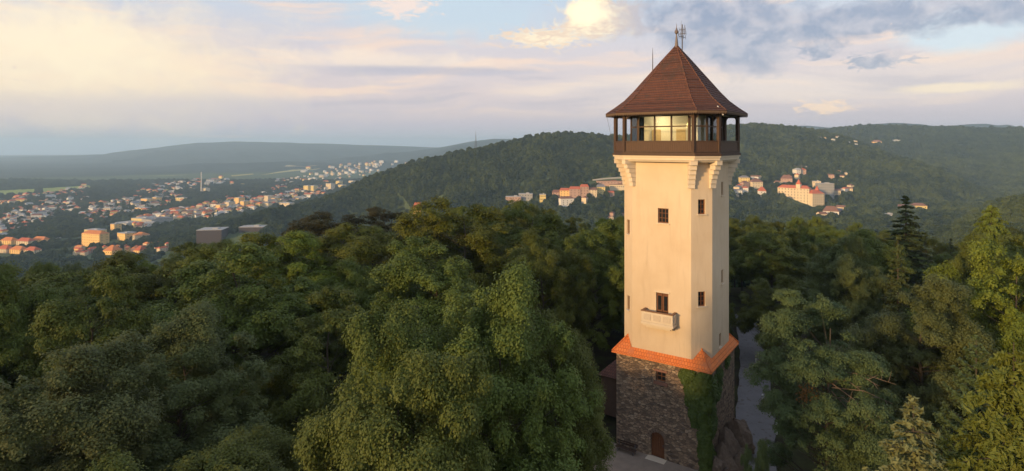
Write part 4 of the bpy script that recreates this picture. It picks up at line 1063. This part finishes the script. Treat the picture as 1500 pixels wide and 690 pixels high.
block(372, 336, 34, 3, 30, .05, 'dark', 'pale', 'low pale roofed building behind the yellow green crest trees', 'hall', 'hall', flat=True, rows=0)
for i, (u, v, w, rf) in enumerate([(8, 370, 18, 'red'), (28, 371, 20, 'orange'), (48, 372, 18, 'red'), (14, 358, 20, 'orange'), (38, 359, 22, 'red'), (60, 357, 22, 'orange')]):
    block(u, v, w, 6, 16, -.25, 'orange' if i % 2 else 'cream', rf, f'tenement of the sunlit courtyard block at the left edge, {["front left", "front middle", "front right", "rear left", "rear middle", "rear right"][i]}', rows=3, cols=5, name='tenement', rh=.4, group='tenements of the courtyard block')
for i, (u, v, w, h) in enumerate([(324, 309, 8, 9), (337, 305, 8, 9), (351, 303, 8, 13), (359, 305, 7, 10)]):
    block(u, v, w, h, 26, -.45, 'orange' if i != 1 else 'cream', 'pale', f'{["leftmost", "second from left", "tallest", "rightmost"][i]} of four clustered tower blocks in the valley town', 'tower block', 'tower_block', True, 5, 2, 'four clustered tower blocks')
for u, v, w, h, wl, lb in [(394, 297, 7, 10, 'cream', 'single cream tower block above the dense red roofs'), (404, 298, 6, 8, 'orange', 'small orange tower block beside a single cream one'), (451, 281, 8, 9, 'yellow', 'wide yellow tower block, left one of a pair near the wooded hill'),
                           (459, 281, 8, 9, 'yellow', 'wide yellow tower block, right one of a pair near the wooded hill'), (457, 291, 10, 5, 'white', 'low white block in front of a pair of yellow tower blocks'), (484, 280, 9, 11, 'cream', 'brownish tower block with a grey side near the wooded hill'),
                           (497, 272, 6, 7, 'yellow', 'bright yellow tower block, upper one of two'), (501, 277, 8, 6, 'yellow', 'bright yellow tower block, lower one of two'), (516, 270, 7, 5, 'cream', 'small sunlit block closest to the slope of the wooded hill')]:
    block(u, v, w, h, 26, -.5, wl, 'pale', lb, 'tower block', 'tower_block', True, 5, 2)
for u, v, w, h, wl, lb in [(215, 297, 12, 6, 'orange', 'deep orange block alone in the upper town'), (230, 296, 8, 7, 'orange', 'orange block at the left of the upper sunlit row'), (243, 294, 10, 5, 'cream', 'cream block in the middle of the upper sunlit row'),
                           (267, 295, 16, 5, 'yellow', 'long yellow block at the right of the upper sunlit row'), (210, 308, 20, 4, 'orange', 'low orange hall in the middle of the pale houses'), (302, 283, 6, 7, 'cream', 'pale block at the foot of the tall chimney'), (420, 303, 18, 6, 'cream', 'long cream block with sunlit end among red roofs')]:
    block(u, v, w, h, 24, -.35, wl, 'pale', lb, 'building', 'apartment_building', True, 3, 4)
def build_chimney():
    p = ground_at(295, 283, 600); k = p.y / FOC; c = empty('chimney', 'tall thin pale chimney rising from the valley town', 'chimney', p); FOOT.append((p.x, p.y, 12))
    m = MB(); m.lathe([(3.4, -4), (2.4, 15 * k), (1.7, 31 * k), (0, 31 * k)], n=12); m.build('stack', plain('chimney_concrete', (.62, .58, .54), .9, .2, .1, .1), c)
build_chimney()
def lattice(name, label, cat, p, h, w):
    c = empty(name, label, cat, p); m = MB(); n = 7
    P = lambda i, sx, sy: Vector((sx * w * (1 - .93 * i / n), sy * w * (1 - .93 * i / n), h * i / n))
    cs = [(-1, -1), (1, -1), (1, 1), (-1, 1)]
    for sx, sy in cs: m.tube([P(0, sx, sy), P(n, sx, sy)], [.35, .18], 4)
    for i in range(n):
        for k in range(4): m.tube([P(i, *cs[k]), P(i + 1, *cs[(k + 1) % 4])], .16, 4)
    m.build('frame', IRON, c); m = MB(); m.tube([(0, 0, h), (0, 0, h * 1.18)], [.3, .12], 5); m.build('aerial', IRON, c)
p = Vector(at(697, 226, 1515)); p.z = hgt(p.x, p.y); lattice('radio_mast', 'thin lattice radio mast on the crest of the wooded hill', 'mast', p, 48, 3.2)

# the hotel on the right, seen from its lit long front and its shaded end
def build_hotel():
    p = ground_at(1192, 303, 700); k = p.y / FOC; root = empty('hotel', 'large cream hotel with red roofs and a pointed corner turret on the wooded slope', 'hotel', p, -.0); root.scale = (1.08, 1.08, 1.3)
    FOOT.append((p.x - 20 * k, p.y + 15, 30)); FOOT.append((p.x, p.y, 32)); FOOT.append((p.x - 8 * k, p.y - 22, 20))
    def wing(x0, y0, x1, y1, dm, h, rows, cols, zb=0.0, roof=.30):
        f = Vector((x1 - x0, y1 - y0)); L = f.length; w = empty('wing', None, None, ((x0 + x1) / 2, (y0 + y1) / 2, zb), math.atan2(f.y, f.x)); w.parent = root
        m = MB(); m.prism([(-L / 2, -dm / 2), (L / 2, -dm / 2), (L / 2, dm / 2), (-L / 2, dm / 2)], -16, h); m.prism([(-L / 2 - .3, -dm / 2 - .3), (L / 2 + .3, -dm / 2 - .3), (L / 2 + .3, dm / 2 + .3), (-L / 2 - .3, dm / 2 + .3)], h - 1.2, h - .4); m.build('wall', WALLS['cream'], w)
        X, Y = L / 2 + .7, dm / 2 + .7; r = X - .8 * Y; zt = h + roof * dm; A, B = (-r, 0, zt), (r, 0, zt); m = MB(); ze = h + .01
        m.face([(-X, -Y, ze), (X, -Y, ze), B, A]); m.face([(X, Y, ze), (-X, Y, ze), A, B]); m.face([(X, -Y, ze), (X, Y, ze), B]); m.face([(-X, Y, ze), (-X, -Y, ze), A]); m.face([(-X, Y, h), (X, Y, h), (X, -Y, h), (-X, -Y, h)])
        m.build('roof', ROOFS['red'], w); facade(w, L, dm, 0, h, rows, cols, 3, 1.7, 2.0)
    wing(-32 * k, 52, -2 * k, 8, 17, 19 * k, 6, 10)
    wing(-6 * k, 2, 12 * k, 8, 22, 17 * k, 6, 6, -3 * k)
    t = MB(); tx, ty = -14 * k, 20; t.box((tx, ty, 20 * k), (9, 9, 12), -.8); tu = t.build('turret', WALLS['cream'], root)
    t = MB(); t.prism([(tx + 7 * math.cos(a), ty + 7 * math.sin(a)) for a in (0, 1.57, 3.14, 4.71)], 20 * k + 6, 20 * k + 15, 0, [(tx + .3 * math.cos(a), ty + .3 * math.sin(a)) for a in (0, 1.57, 3.14, 4.71)]); t.build('turret_roof', ROOFS['red'], tu)
    t = MB(); t.prism([(6 * k + 6 * math.cos(a), 4 + 6 * math.sin(a)) for a in (0, 1.57, 3.14, 4.71)], 15.5 * k + 3, 15.5 * k + 11, 0, [(6 * k + .3 * math.cos(a), 4 + .3 * math.sin(a)) for a in (0, 1.57, 3.14, 4.71)]); t.build('gable_roof', ROOFS['red'], root)
build_hotel()
block(1208, 288, 21, 19, 22, -.1, 'grey', 'pale', 'grey concrete slab building right behind the red roofed hotel', flat=True, rows=5, cols=8)
block(1196, 276, 10, 8, 20, -.4, 'cream', 'pale', 'cream block between the hotel roof and the grey slab building', flat=True, rows=2, cols=3)
block(1152, 271, 14, 8, 18, -.4, 'pink', 'brown', 'pinkish villa with a steep brown roof above the hotel', rows=2, cols=4, rh=.5)
block(1168, 256, 10, 6, 18, .2, 'white', 'pale', 'white house beside the building crane', rows=2, cols=3)
block(1176, 256, 7, 6, 16, -.3, 'pink', 'red', 'brick pink house under the building crane', rows=2, cols=2)
block(1217, 318, 18, 9, 20, -.5, 'white', 'brown', 'pale house with a brown hipped roof below the hotel', rows=2, cols=4, rh=.5)
block(1090, 271, 13, 9, 18, -.1, 'yellow', 'grey', 'yellow house on the slope close to the right side of the tower', rows=3, cols=4)
block(1107, 276, 16, 8, 18, .1, 'cream', 'brown', 'cream house with a brown roof right of the yellow house', rows=2, cols=4, rh=.4)
block(1116, 290, 9, 9, 14, 0, 'white', 'red', 'small white house with a steep red roof right of the tower', rows=2, cols=2, rh=.7)
block(1345, 310, 18, 9, 18, -.3, 'yellow', 'brown', 'yellow building behind the tall dark spruce', rows=2, cols=4, rh=.3)
block(1320, 308, 16, 5, 18, .1, 'cream', 'brown', 'low cream building left of the tall dark spruce', rows=1, cols=3)
block(1301, 318, 18, 4, 20, .1, 'white', 'pale', 'low white roofed building deep in the wooded valley', flat=True, rows=0)
block(1284, 213, 11, 4, 20, -.3, 'orange', 'brown', 'warm coloured house high on the far wooded ridge', rows=2, cols=3, rh=.4)
block(1250, 209, 8, 2.4, 16, -.2, 'cream', 'pale', 'cream building high on the far ridge left of the warm coloured house', flat=True, rows=0)
block(1311, 208, 13, 2.2, 18, .3, 'white', 'pale', 'long white building high on the far ridge right of the warm coloured house', flat=True, rows=0)
# terrace of tall town houses left of the tower
for i, (u, v, w, h, wl, rf, lb) in enumerate([(815, 291, 12, 8, 'pink', 'brown', 'leftmost house of the long pink terrace'), (827, 290, 14, 10, 'orange', 'red', 'ochre house second in the long pink terrace'), (842, 289, 16, 11, 'pink', 'red', 'widest house of the long pink terrace'),
                                              (856, 288, 12, 12, 'pink', 'red', 'tallest house of the long pink terrace, with a red roof'), (868, 287, 12, 9, 'cream', 'brown', 'cream house fifth in the long pink terrace'), (880, 285, 12, 10, 'yellow', 'grey', 'yellow house at the right end of the long pink terrace')]):
    block(u, v, w, h, 16, -.08, wl, rf, lb, 'town house', 'town_house', False, 3, 3, 'terrace of tall town houses', .3, .3)
for u, v, w, h, wl, lb in [(752, 297, 22, 8, 'pink', 'wide cream block behind the crest trees left of the tower'), (770, 294, 20, 8, 'grey', 'wide white block with a flat roof behind the crest trees'), (795, 295, 9, 9, 'yellow', 'narrow yellowish block right of the wide white one'), (612, 311, 11, 6, 'orange', 'small red gabled house peeping over the sunlit crest')]:  # cream and white blocks take duller walls, shade put into the colour
    block(u, v, w, h, 18, -.05, wl, 'red' if wl == 'orange' else 'pale', lb, 'building', 'apartment_building', wl != 'orange', 2, 5, None, .2, .5)
for u, v, w, h, lb in [(893, 271, 38, 5, 'long grey terraced building below a pale curved wall'), (905, 279, 24, 6, 'cream hall between the long grey terraced building and the tower')]:
    block(u, v, w, h, 14, -.05, 'pink' if h == 5 else 'cream', 'brown', lb, 'building', 'terraced_building', True, 1, 8)
def curved_wall():
    P = [ground_at(u, v, 600) for u, v in ((868, 266), (880, 264), (893, 263), (906, 262.5), (920, 262.5))]; m = MB()
    for a, b in zip(P, P[1:]):
        m.face([(a.x, a.y, a.z - 4), (b.x, b.y, b.z - 4), (b.x, b.y, b.z + 3), (a.x, a.y, a.z + 3)]); m.face([(b.x, b.y + 3, b.z + 3), (a.x, a.y + 3, a.z + 3), (a.x, a.y, a.z + 3), (b.x, b.y, b.z + 3)])
        m.face([(b.x, b.y + 3, b.z - 4), (a.x, a.y + 3, a.z - 4), (a.x, a.y + 3, a.z + 3), (b.x, b.y + 3, b.z + 3)])
    o = m.build('retaining_wall', WALLS['grey']); tag(o, 'pale curved retaining wall on the slope just left of the tower', 'wall')
    for p_ in P: FOOT.append((p_.x, p_.y - 12, 16))
curved_wall()
def crane():
    p = ground_at(1174, 258, 700); k = p.y / FOC; c = empty('tower_crane', 'thin grey tower crane above the villas on the slope', 'crane', p)
    m = MB(); m.box((0, 0, 8 * k), (1.6, 1.6, 16 * k)); m.build('mast', IRON, c); m = MB(); m.box((-1 * k, 0, 14 * k), (22 * k, 1.2, 1.3)); m.build('jib', IRON, c); m = MB(); m.box((7 * k, 0, 13.4 * k), (3, 1.6, 2.4)); m.build('counterweight', WALLS['grey'], c)
crane()
add_houses(RZONES, 22); add_houses(ZONES, 21)

# beyond the houses built one by one: the rest of the town, too small and too many to count
def rest_of_town():
    rng = np.random.default_rng(77); keys = [('white', 'brown', 0), ('cream', 'red', 1), ('white', 'grey', 3), ('yellow', 'red', 2), ('white', 'pale', 2), ('cream', 'orange', 0)]
    src = [house_mesh(*k) for k in keys]; mats = []; V, F, MI = [], [], []; base = 0; n = 0
    Z2 = [((0, 334), (130, 286), 17, 110, .8), ((120, 318), (268, 285), 14, 110, .8), ((196, 332), (330, 304), 8, 50, 1.0), ((300, 316), (480, 280), 8, 80, 1.0), ((200, 280), (340, 266), 6, 60, 1.1),
          ((400, 276), (560, 244), 9, 70, 1.1), ((330, 300), (420, 268), 8, 30, 1.0), ((0, 300), (120, 282), 5, 40, 1.2), ((440, 250), (600, 238), 3, 20, 1.5)]
    for (u0, v0), (u1, v1), th, cnt, sc in Z2:
        k = 0
        for _ in range(cnt * 20):
            if k >= cnt: break
            t = rng.random(); p = ground_at(u0 + (u1 - u0) * t, v0 + (v1 - v0) * t + rng.uniform(-th, th), 500)
            if p is None or any((p.x - a) ** 2 + (p.y - b) ** 2 < (8 * sc + c) ** 2 for a, b, c in FOOT): continue
            me = src[rng.integers(0, len(src))]; a = rng.choice([-.35, -.6, 1.1, .2, -1.2]) + rng.normal() * .15; s_ = sc * rng.uniform(.8, 1.2); ca, sa = math.cos(a) * s_, math.sin(a) * s_
            co = np.array([v.co for v in me.vertices]); V.append(np.stack([co[:, 0] * ca - co[:, 1] * sa + p.x, co[:, 0] * sa + co[:, 1] * ca + p.y, co[:, 2] * s_ + p.z], 1))
            ids = []
            for m in me.materials:
                if m not in mats: mats.append(m)
                ids.append(mats.index(m))
            for pl in me.polygons: F.append(tuple(i + base for i in pl.vertices)); MI.append(ids[pl.material_index])
            base += len(co); FOOT.append((p.x, p.y, 8 * sc)); k += 1; n += 1
    me = bpy.data.meshes.new('distant_houses'); me.from_pydata(np.concatenate(V).tolist(), [], F)
    for m in mats: me.materials.append(m)
    me.polygons.foreach_set('material_index', MI); me.update()
    tag(link('distant_houses', me), 'countless tiny pale and red roofed houses spread over the valley town', 'houses', kind='stuff'); print('rest of town', n)
rest_of_town()

# open fields on the plain
def field(name, quad, col):
    m = MB(); g = 8; P = [ground_at(*q, 600) for q in quad]
    V = []
    for i in range(g + 1):
        for j in range(g + 1):
            a = P[0].lerp(P[1], j / g).lerp(P[3].lerp(P[2], j / g), i / g); V.append((a.x, a.y, hgt(a.x, a.y) + 1.2))
    F = np.array([(i * (g + 1) + j, i * (g + 1) + j + 1, (i + 1) * (g + 1) + j + 1, (i + 1) * (g + 1) + j) for i in range(g) for j in range(g)])
    o = link('field', np_mesh('field', np.array(V), F, plain(name, col, .95, .1, .18, .01))); tag(o, kind='structure'); FIELDS.append([q for q in quad])
FIELDS = []
field('green_field', [(-40, 292), (52, 286), (54, 277), (-40, 281)], (.30, .34, .06))
field('green_field', [(58, 286), (136, 278), (132, 272), (62, 276)], (.32, .35, .06))
field('ripe_field', [(226, 283), (300, 279), (300, 275.5), (236, 278)], (.52, .38, .09))
field('ripe_field', [(322, 277), (362, 271), (356, 269), (316, 274)], (.50, .38, .10))
field('mown_field', [(380, 257), (420, 252), (470, 247), (428, 249)], (.48, .42, .14))
field('mown_field', [(412, 245), (462, 243.5), (470, 241.5), (420, 242.5)], (.50, .40, .18))
field('green_field', [(378, 271), (402, 269.5), (400, 267.5), (376, 268.5)], (.34, .36, .07))
field('ripe_field', [(340, 259), (372, 256), (370, 254.5), (338, 257)], (.42, .36, .11))
def road(pts, w):
    P = [ground_at(*q, 500) for q in pts]; sheet('road', [(p.x, p.y) for p in P], [w] * len(P), ROOFS['pale'], 1.0)
road([(60, 366), (80, 352), (95, 345), (112, 340), (135, 336)], 14)
road([(300, 300), (330, 292), (365, 283), (400, 277)], 16)

# ------------------------------------------------------------------ woods too far off to count
def inside(poly, u, v):
    r = np.zeros(u.shape, bool); n = len(poly)
    for i in range(n):
        (x1, y1), (x2, y2) = poly[i], poly[(i + 1) % n]
        if y1 == y2: continue
        c = ((y1 > v) != (y2 > v)) & (u < (x2 - x1) * (v - y1) / (y2 - y1) + x1); r ^= c
    return r
def wood_material(name, dark, light):
    def fn(q):
        oi = q.node('ShaderNodeObjectInfo'); g = q.node('ShaderNodeNewGeometry').outputs['Position']
        c = q.mix(q.m('ADD', q.m('MULTIPLY', oi.outputs['Random'], .6), q.m('MULTIPLY', q.m('SUBTRACT', q.noise(g, .012, 6, .68), .43), 3.2), clamp=True), dark, light)
        return pbsdf(q, c, .8, .15)
    return mat(name, fn)
def wood(label, pts, sizes, m, density=34):
    """one tree crown per point, in four shapes, placed by geometry nodes"""
    me = bpy.data.meshes.new('forest'); me.vertices.add(len(pts)); me.vertices.foreach_set('co', np.ascontiguousarray(pts, np.float32).ravel())
    a = me.attributes.new('size', 'FLOAT', 'POINT'); a.data.foreach_set('value', np.ascontiguousarray(sizes, np.float32)); me.materials.append(m); me.update()
    o = link('forest', me); tag(o, label, 'forest', kind='stuff')
    ng = bpy.data.node_groups.new('forest_crowns', 'GeometryNodeTree'); q = NT(ng)
    ng.interface.new_socket('Geometry', in_out='INPUT', socket_type='NodeSocketGeometry'); ng.interface.new_socket('Geometry', in_out='OUTPUT', socket_type='NodeSocketGeometry')
    gi = q.node('NodeGroupInput'); go = q.node('NodeGroupOutput'); g2i = q.node('GeometryNodeGeometryToInstance')
    for k in range(4):
        ico = q.node('GeometryNodeMeshIcoSphere'); ico.inputs['Radius'].default_value = 1; ico.inputs['Subdivisions'].default_value = 3
        sp = q.node('GeometryNodeSetPosition'); q.l.new(ico.outputs[0], sp.inputs['Geometry'])
        pos = q.node('GeometryNodeInputPosition'); ad = q.node('ShaderNodeVectorMath', operation='ADD'); q.l.new(pos.outputs[0], ad.inputs[0]); ad.inputs[1].default_value = (k * 7.3, k * 3.1, 1)
        nz = q.noise(ad.outputs[0], 1.5, 3, .6); sc = q.node('ShaderNodeVectorMath', operation='SCALE'); q.l.new(pos.outputs[0], sc.inputs[0]); q.l.new(q.m('MULTIPLY', q.m('SUBTRACT', nz, .55), 1.5), sc.inputs['Scale'])
        q.l.new(sc.outputs[0], sp.inputs['Offset'])
        dp = q.node('GeometryNodeDistributePointsOnFaces'); q.l.new(sp.outputs[0], dp.inputs['Mesh']); dp.inputs['Density'].default_value = density; dp.inputs['Seed'].default_value = k
        gr = q.node('GeometryNodeMeshGrid'); gr.inputs['Size X'].default_value = .30; gr.inputs['Size Y'].default_value = .24; gr.inputs['Vertices X'].default_value = 2; gr.inputs['Vertices Y'].default_value = 2
        rv = q.node('FunctionNodeRandomValue', data_type='FLOAT_VECTOR'); rv.inputs['Min'].default_value = (-.9, -.9, 0); rv.inputs['Max'].default_value = (.9, .9, 6.28); rv.inputs['Seed'].default_value = k
        ip = q.node('GeometryNodeInstanceOnPoints'); q.l.new(dp.outputs[0], ip.inputs['Points']); q.l.new(gr.outputs[0], ip.inputs['Instance']); q.l.new(rv.outputs[0], ip.inputs['Rotation'])
        rl = q.node('GeometryNodeRealizeInstances'); q.l.new(ip.outputs[0], rl.inputs[0])
        tr = q.node('GeometryNodeTransform'); q.l.new(sp.outputs[0], tr.inputs['Geometry']); tr.inputs['Scale'].default_value = (.86, .86, .86)
        jn = q.node('GeometryNodeJoinGeometry'); q.l.new(rl.outputs[0], jn.inputs[0]); q.l.new(tr.outputs[0], jn.inputs[0])
        t2 = q.node('GeometryNodeTransform'); q.l.new(jn.outputs[0], t2.inputs['Geometry']); t2.inputs['Scale'].default_value = (1, 1, 1.25); t2.inputs['Translation'].default_value = (0, 0, .7)
        q.l.new(t2.outputs[0], g2i.inputs[0])
    at_ = q.node('GeometryNodeInputNamedAttribute', data_type='FLOAT'); at_.inputs['Name'].default_value = 'size'
    ro = q.node('FunctionNodeRandomValue', data_type='FLOAT_VECTOR'); ro.inputs['Max'].default_value = (.15, .15, 6.28)
    ri = q.node('FunctionNodeRandomValue', data_type='INT'); ri.inputs['Min'].default_value = 0; ri.inputs['Max'].default_value = 3
    for s_ in ri.inputs:
        if s_.name == 'Min' and s_.type == 'INT': s_.default_value = 0
        if s_.name == 'Max' and s_.type == 'INT': s_.default_value = 3
    iout = [s_ for s_ in ri.outputs if s_.type == 'INT'][0]; vout = [s_ for s_ in ro.outputs if s_.type == 'VECTOR'][0]
    ip = q.node('GeometryNodeInstanceOnPoints'); q.l.new(gi.outputs[0], ip.inputs['Points']); q.l.new(g2i.outputs[0], ip.inputs['Instance']); ip.inputs['Pick Instance'].default_value = True
    q.l.new(iout, ip.inputs['Instance Index']); q.l.new(vout, ip.inputs['Rotation']); q.l.new(at_.outputs[0], ip.inputs['Scale'])
    sm = q.node('GeometryNodeSetMaterial'); q.l.new(ip.outputs[0], sm.inputs[0]); sm.inputs['Material'].default_value = m
    q.l.new(sm.outputs[0], go.inputs[0]); md = o.modifiers.new('crowns', 'NODES'); md.node_group = ng
def grow_woods():
    rng = np.random.default_rng(31)
    cell = 40.0; FG = {}
    for x, y, r in FOOT:
        for i in range(int((x - r - 8) // cell), int((x + r + 8) // cell) + 1):
            for j in range(int((y - r - 80) // cell), int((y + r + 8) // cell) + 1): FG.setdefault((i, j), []).append((x, y, r))
    def candidates(y0, y1, sp):
        n = int((y1 - y0) / sp); ys = y0 + (np.arange(n) + .5) * sp; X, Y = [], []
        for y in ys:
            hw = y * .93 + 60; k = int(2 * hw / sp); X.append((np.arange(k) + .5) / k * 2 * hw - hw); Y.append(np.full(k, y))
        X = np.concatenate(X); Y = np.concatenate(Y); return X + rng.uniform(-.45, .45, len(X)) * sp, Y + rng.uniform(-.45, .45, len(Y)) * sp
    def clear(X, Y, gap):
        keep = np.ones(len(X), bool)
        for k, (x, y) in enumerate(zip(X, Y)):
            for a, b, r in FG.get((int(x // cell), int(y // cell)), ()):
                # nothing tall right on a building nor in front of its lit side
                if (x - a) ** 2 + (y - b) ** 2 < (r * .8 + gap) ** 2 or (abs(x - a) < r * .7 and b - (75 if a < -.3 * b else 16) < y < b): keep[k] = False; break
        return keep
    BELT = [[(-20, 338), (60, 330), (140, 316), (160, 326), (110, 342), (40, 348), (-20, 352)], [(150, 334), (260, 332), (330, 322), (420, 300), (480, 292), (480, 330), (330, 352), (250, 372), (100, 386), (90, 350)],
            [(270, 290), (330, 282), (400, 272), (440, 274), (420, 282), (330, 296), (280, 304)], [(380, 262), (480, 250), (540, 246), (520, 256), (430, 268)], [(-20, 270), (240, 262), (260, 266), (120, 270), (-20, 274)]]
    def collect(y0, y1, sp, size, hilly):
        X, Y = candidates(y0, y1, sp); Z = height(X, Y); u = CU + FOC * X / Y; v = HV + FOC * (CAMZ - Z) / Y
        ok = (u > -140) & (u < 1640)
        hill = np.zeros(len(X), bool)
        for C, s_, th in RID[:3]:
            d, cz = poly_dist(X, Y, C); hill |= (Z > (cz - th) - s_ * d - 26)
        right = (X > -60 - .12 * Y) & (Y < 3600)
        hill |= right
        near = np.hypot(X - 8, Y - 38) < 620
        hill |= near & (Z > PL + 14)
        belt = np.zeros(len(X), bool)
        for b in BELT: belt |= inside(b, u, v)
        nz = wob(X, Y, 150, 3.0) + .5 * wob(X, Y, 47, 1.2)
        fl = np.zeros(len(X), bool)
        for f in FIELDS: fl |= inside(f, u, v)
        w = hill | belt | (nz > .95) | (rng.random(len(X)) < .04)
        w &= hill if hilly else ~hill
        w &= ok & ~fl
        X, Y, Z = X[w], Y[w], Z[w]; k = clear(X, Y, 4); X, Y, Z = X[k], Y[k], Z[k]
        s = size * rng.uniform(.5, 1.15, len(X)) ** 1.0 * (1 + .5 * (rng.random(len(X)) < .2)); return np.stack([X, Y, Z - .2 * s], 1), s
    a, sa = collect(205, 1000, 8.2, 4.7, True); b, sb = collect(1000, 2250, 9.5, 5.4, True)
    wood('dense dark green wood covering the near slopes and the rounded hill', np.concatenate([a, b]), np.concatenate([sa, sb]), wood_material('hill_wood_leaf', (.020, .037, .013, 1), (.085, .112, .030, 1)))
    c, s_c = collect(2250, 3500, 13, 7.2, True)
    wood('bluish green wood on the long far ridge right of the tower', c, s_c, wood_material('ridge_wood_leaf', (.016, .032, .016, 1), (.055, .078, .030, 1)), 24)
    d, sd = collect(380, 2600, 12, 5.2, False); e, se = collect(2600, 6000, 26, 9, False)
    wood('belts of dark trees between the houses of the valley town', np.concatenate([d, e]), np.concatenate([sd, se]), wood_material('valley_wood_leaf', (.065, .09, .024, 1), (.19, .21, .05, 1)), 24)
    print('woods', len(a), len(b), len(c), len(d), len(e))
grow_woods()

# ------------------------------------------------------------------ the air between
def build_haze():
    m = MB(); m.box((0, 0, -25), (36000, 36000, 446)); 
    def fn(q):
        v = q.node('ShaderNodeVolumePrincipled'); v.inputs['Color'].default_value = (.57, .80, 1, 1); v.inputs['Density'].default_value = 1.1e-4; v.inputs['Anisotropy'].default_value = .1; return v.outputs[0]
    hm = bpy.data.materials.new('haze'); hm.use_nodes = True; hm.node_tree.nodes.clear(); q = NT(hm.node_tree); out = q.node('ShaderNodeOutputMaterial'); q.l.new(fn(q), out.inputs['Volume'])
    o = m.build('haze', hm); tag(o, 'thin bluish evening haze over the valley', 'haze', kind='stuff')
build_haze()
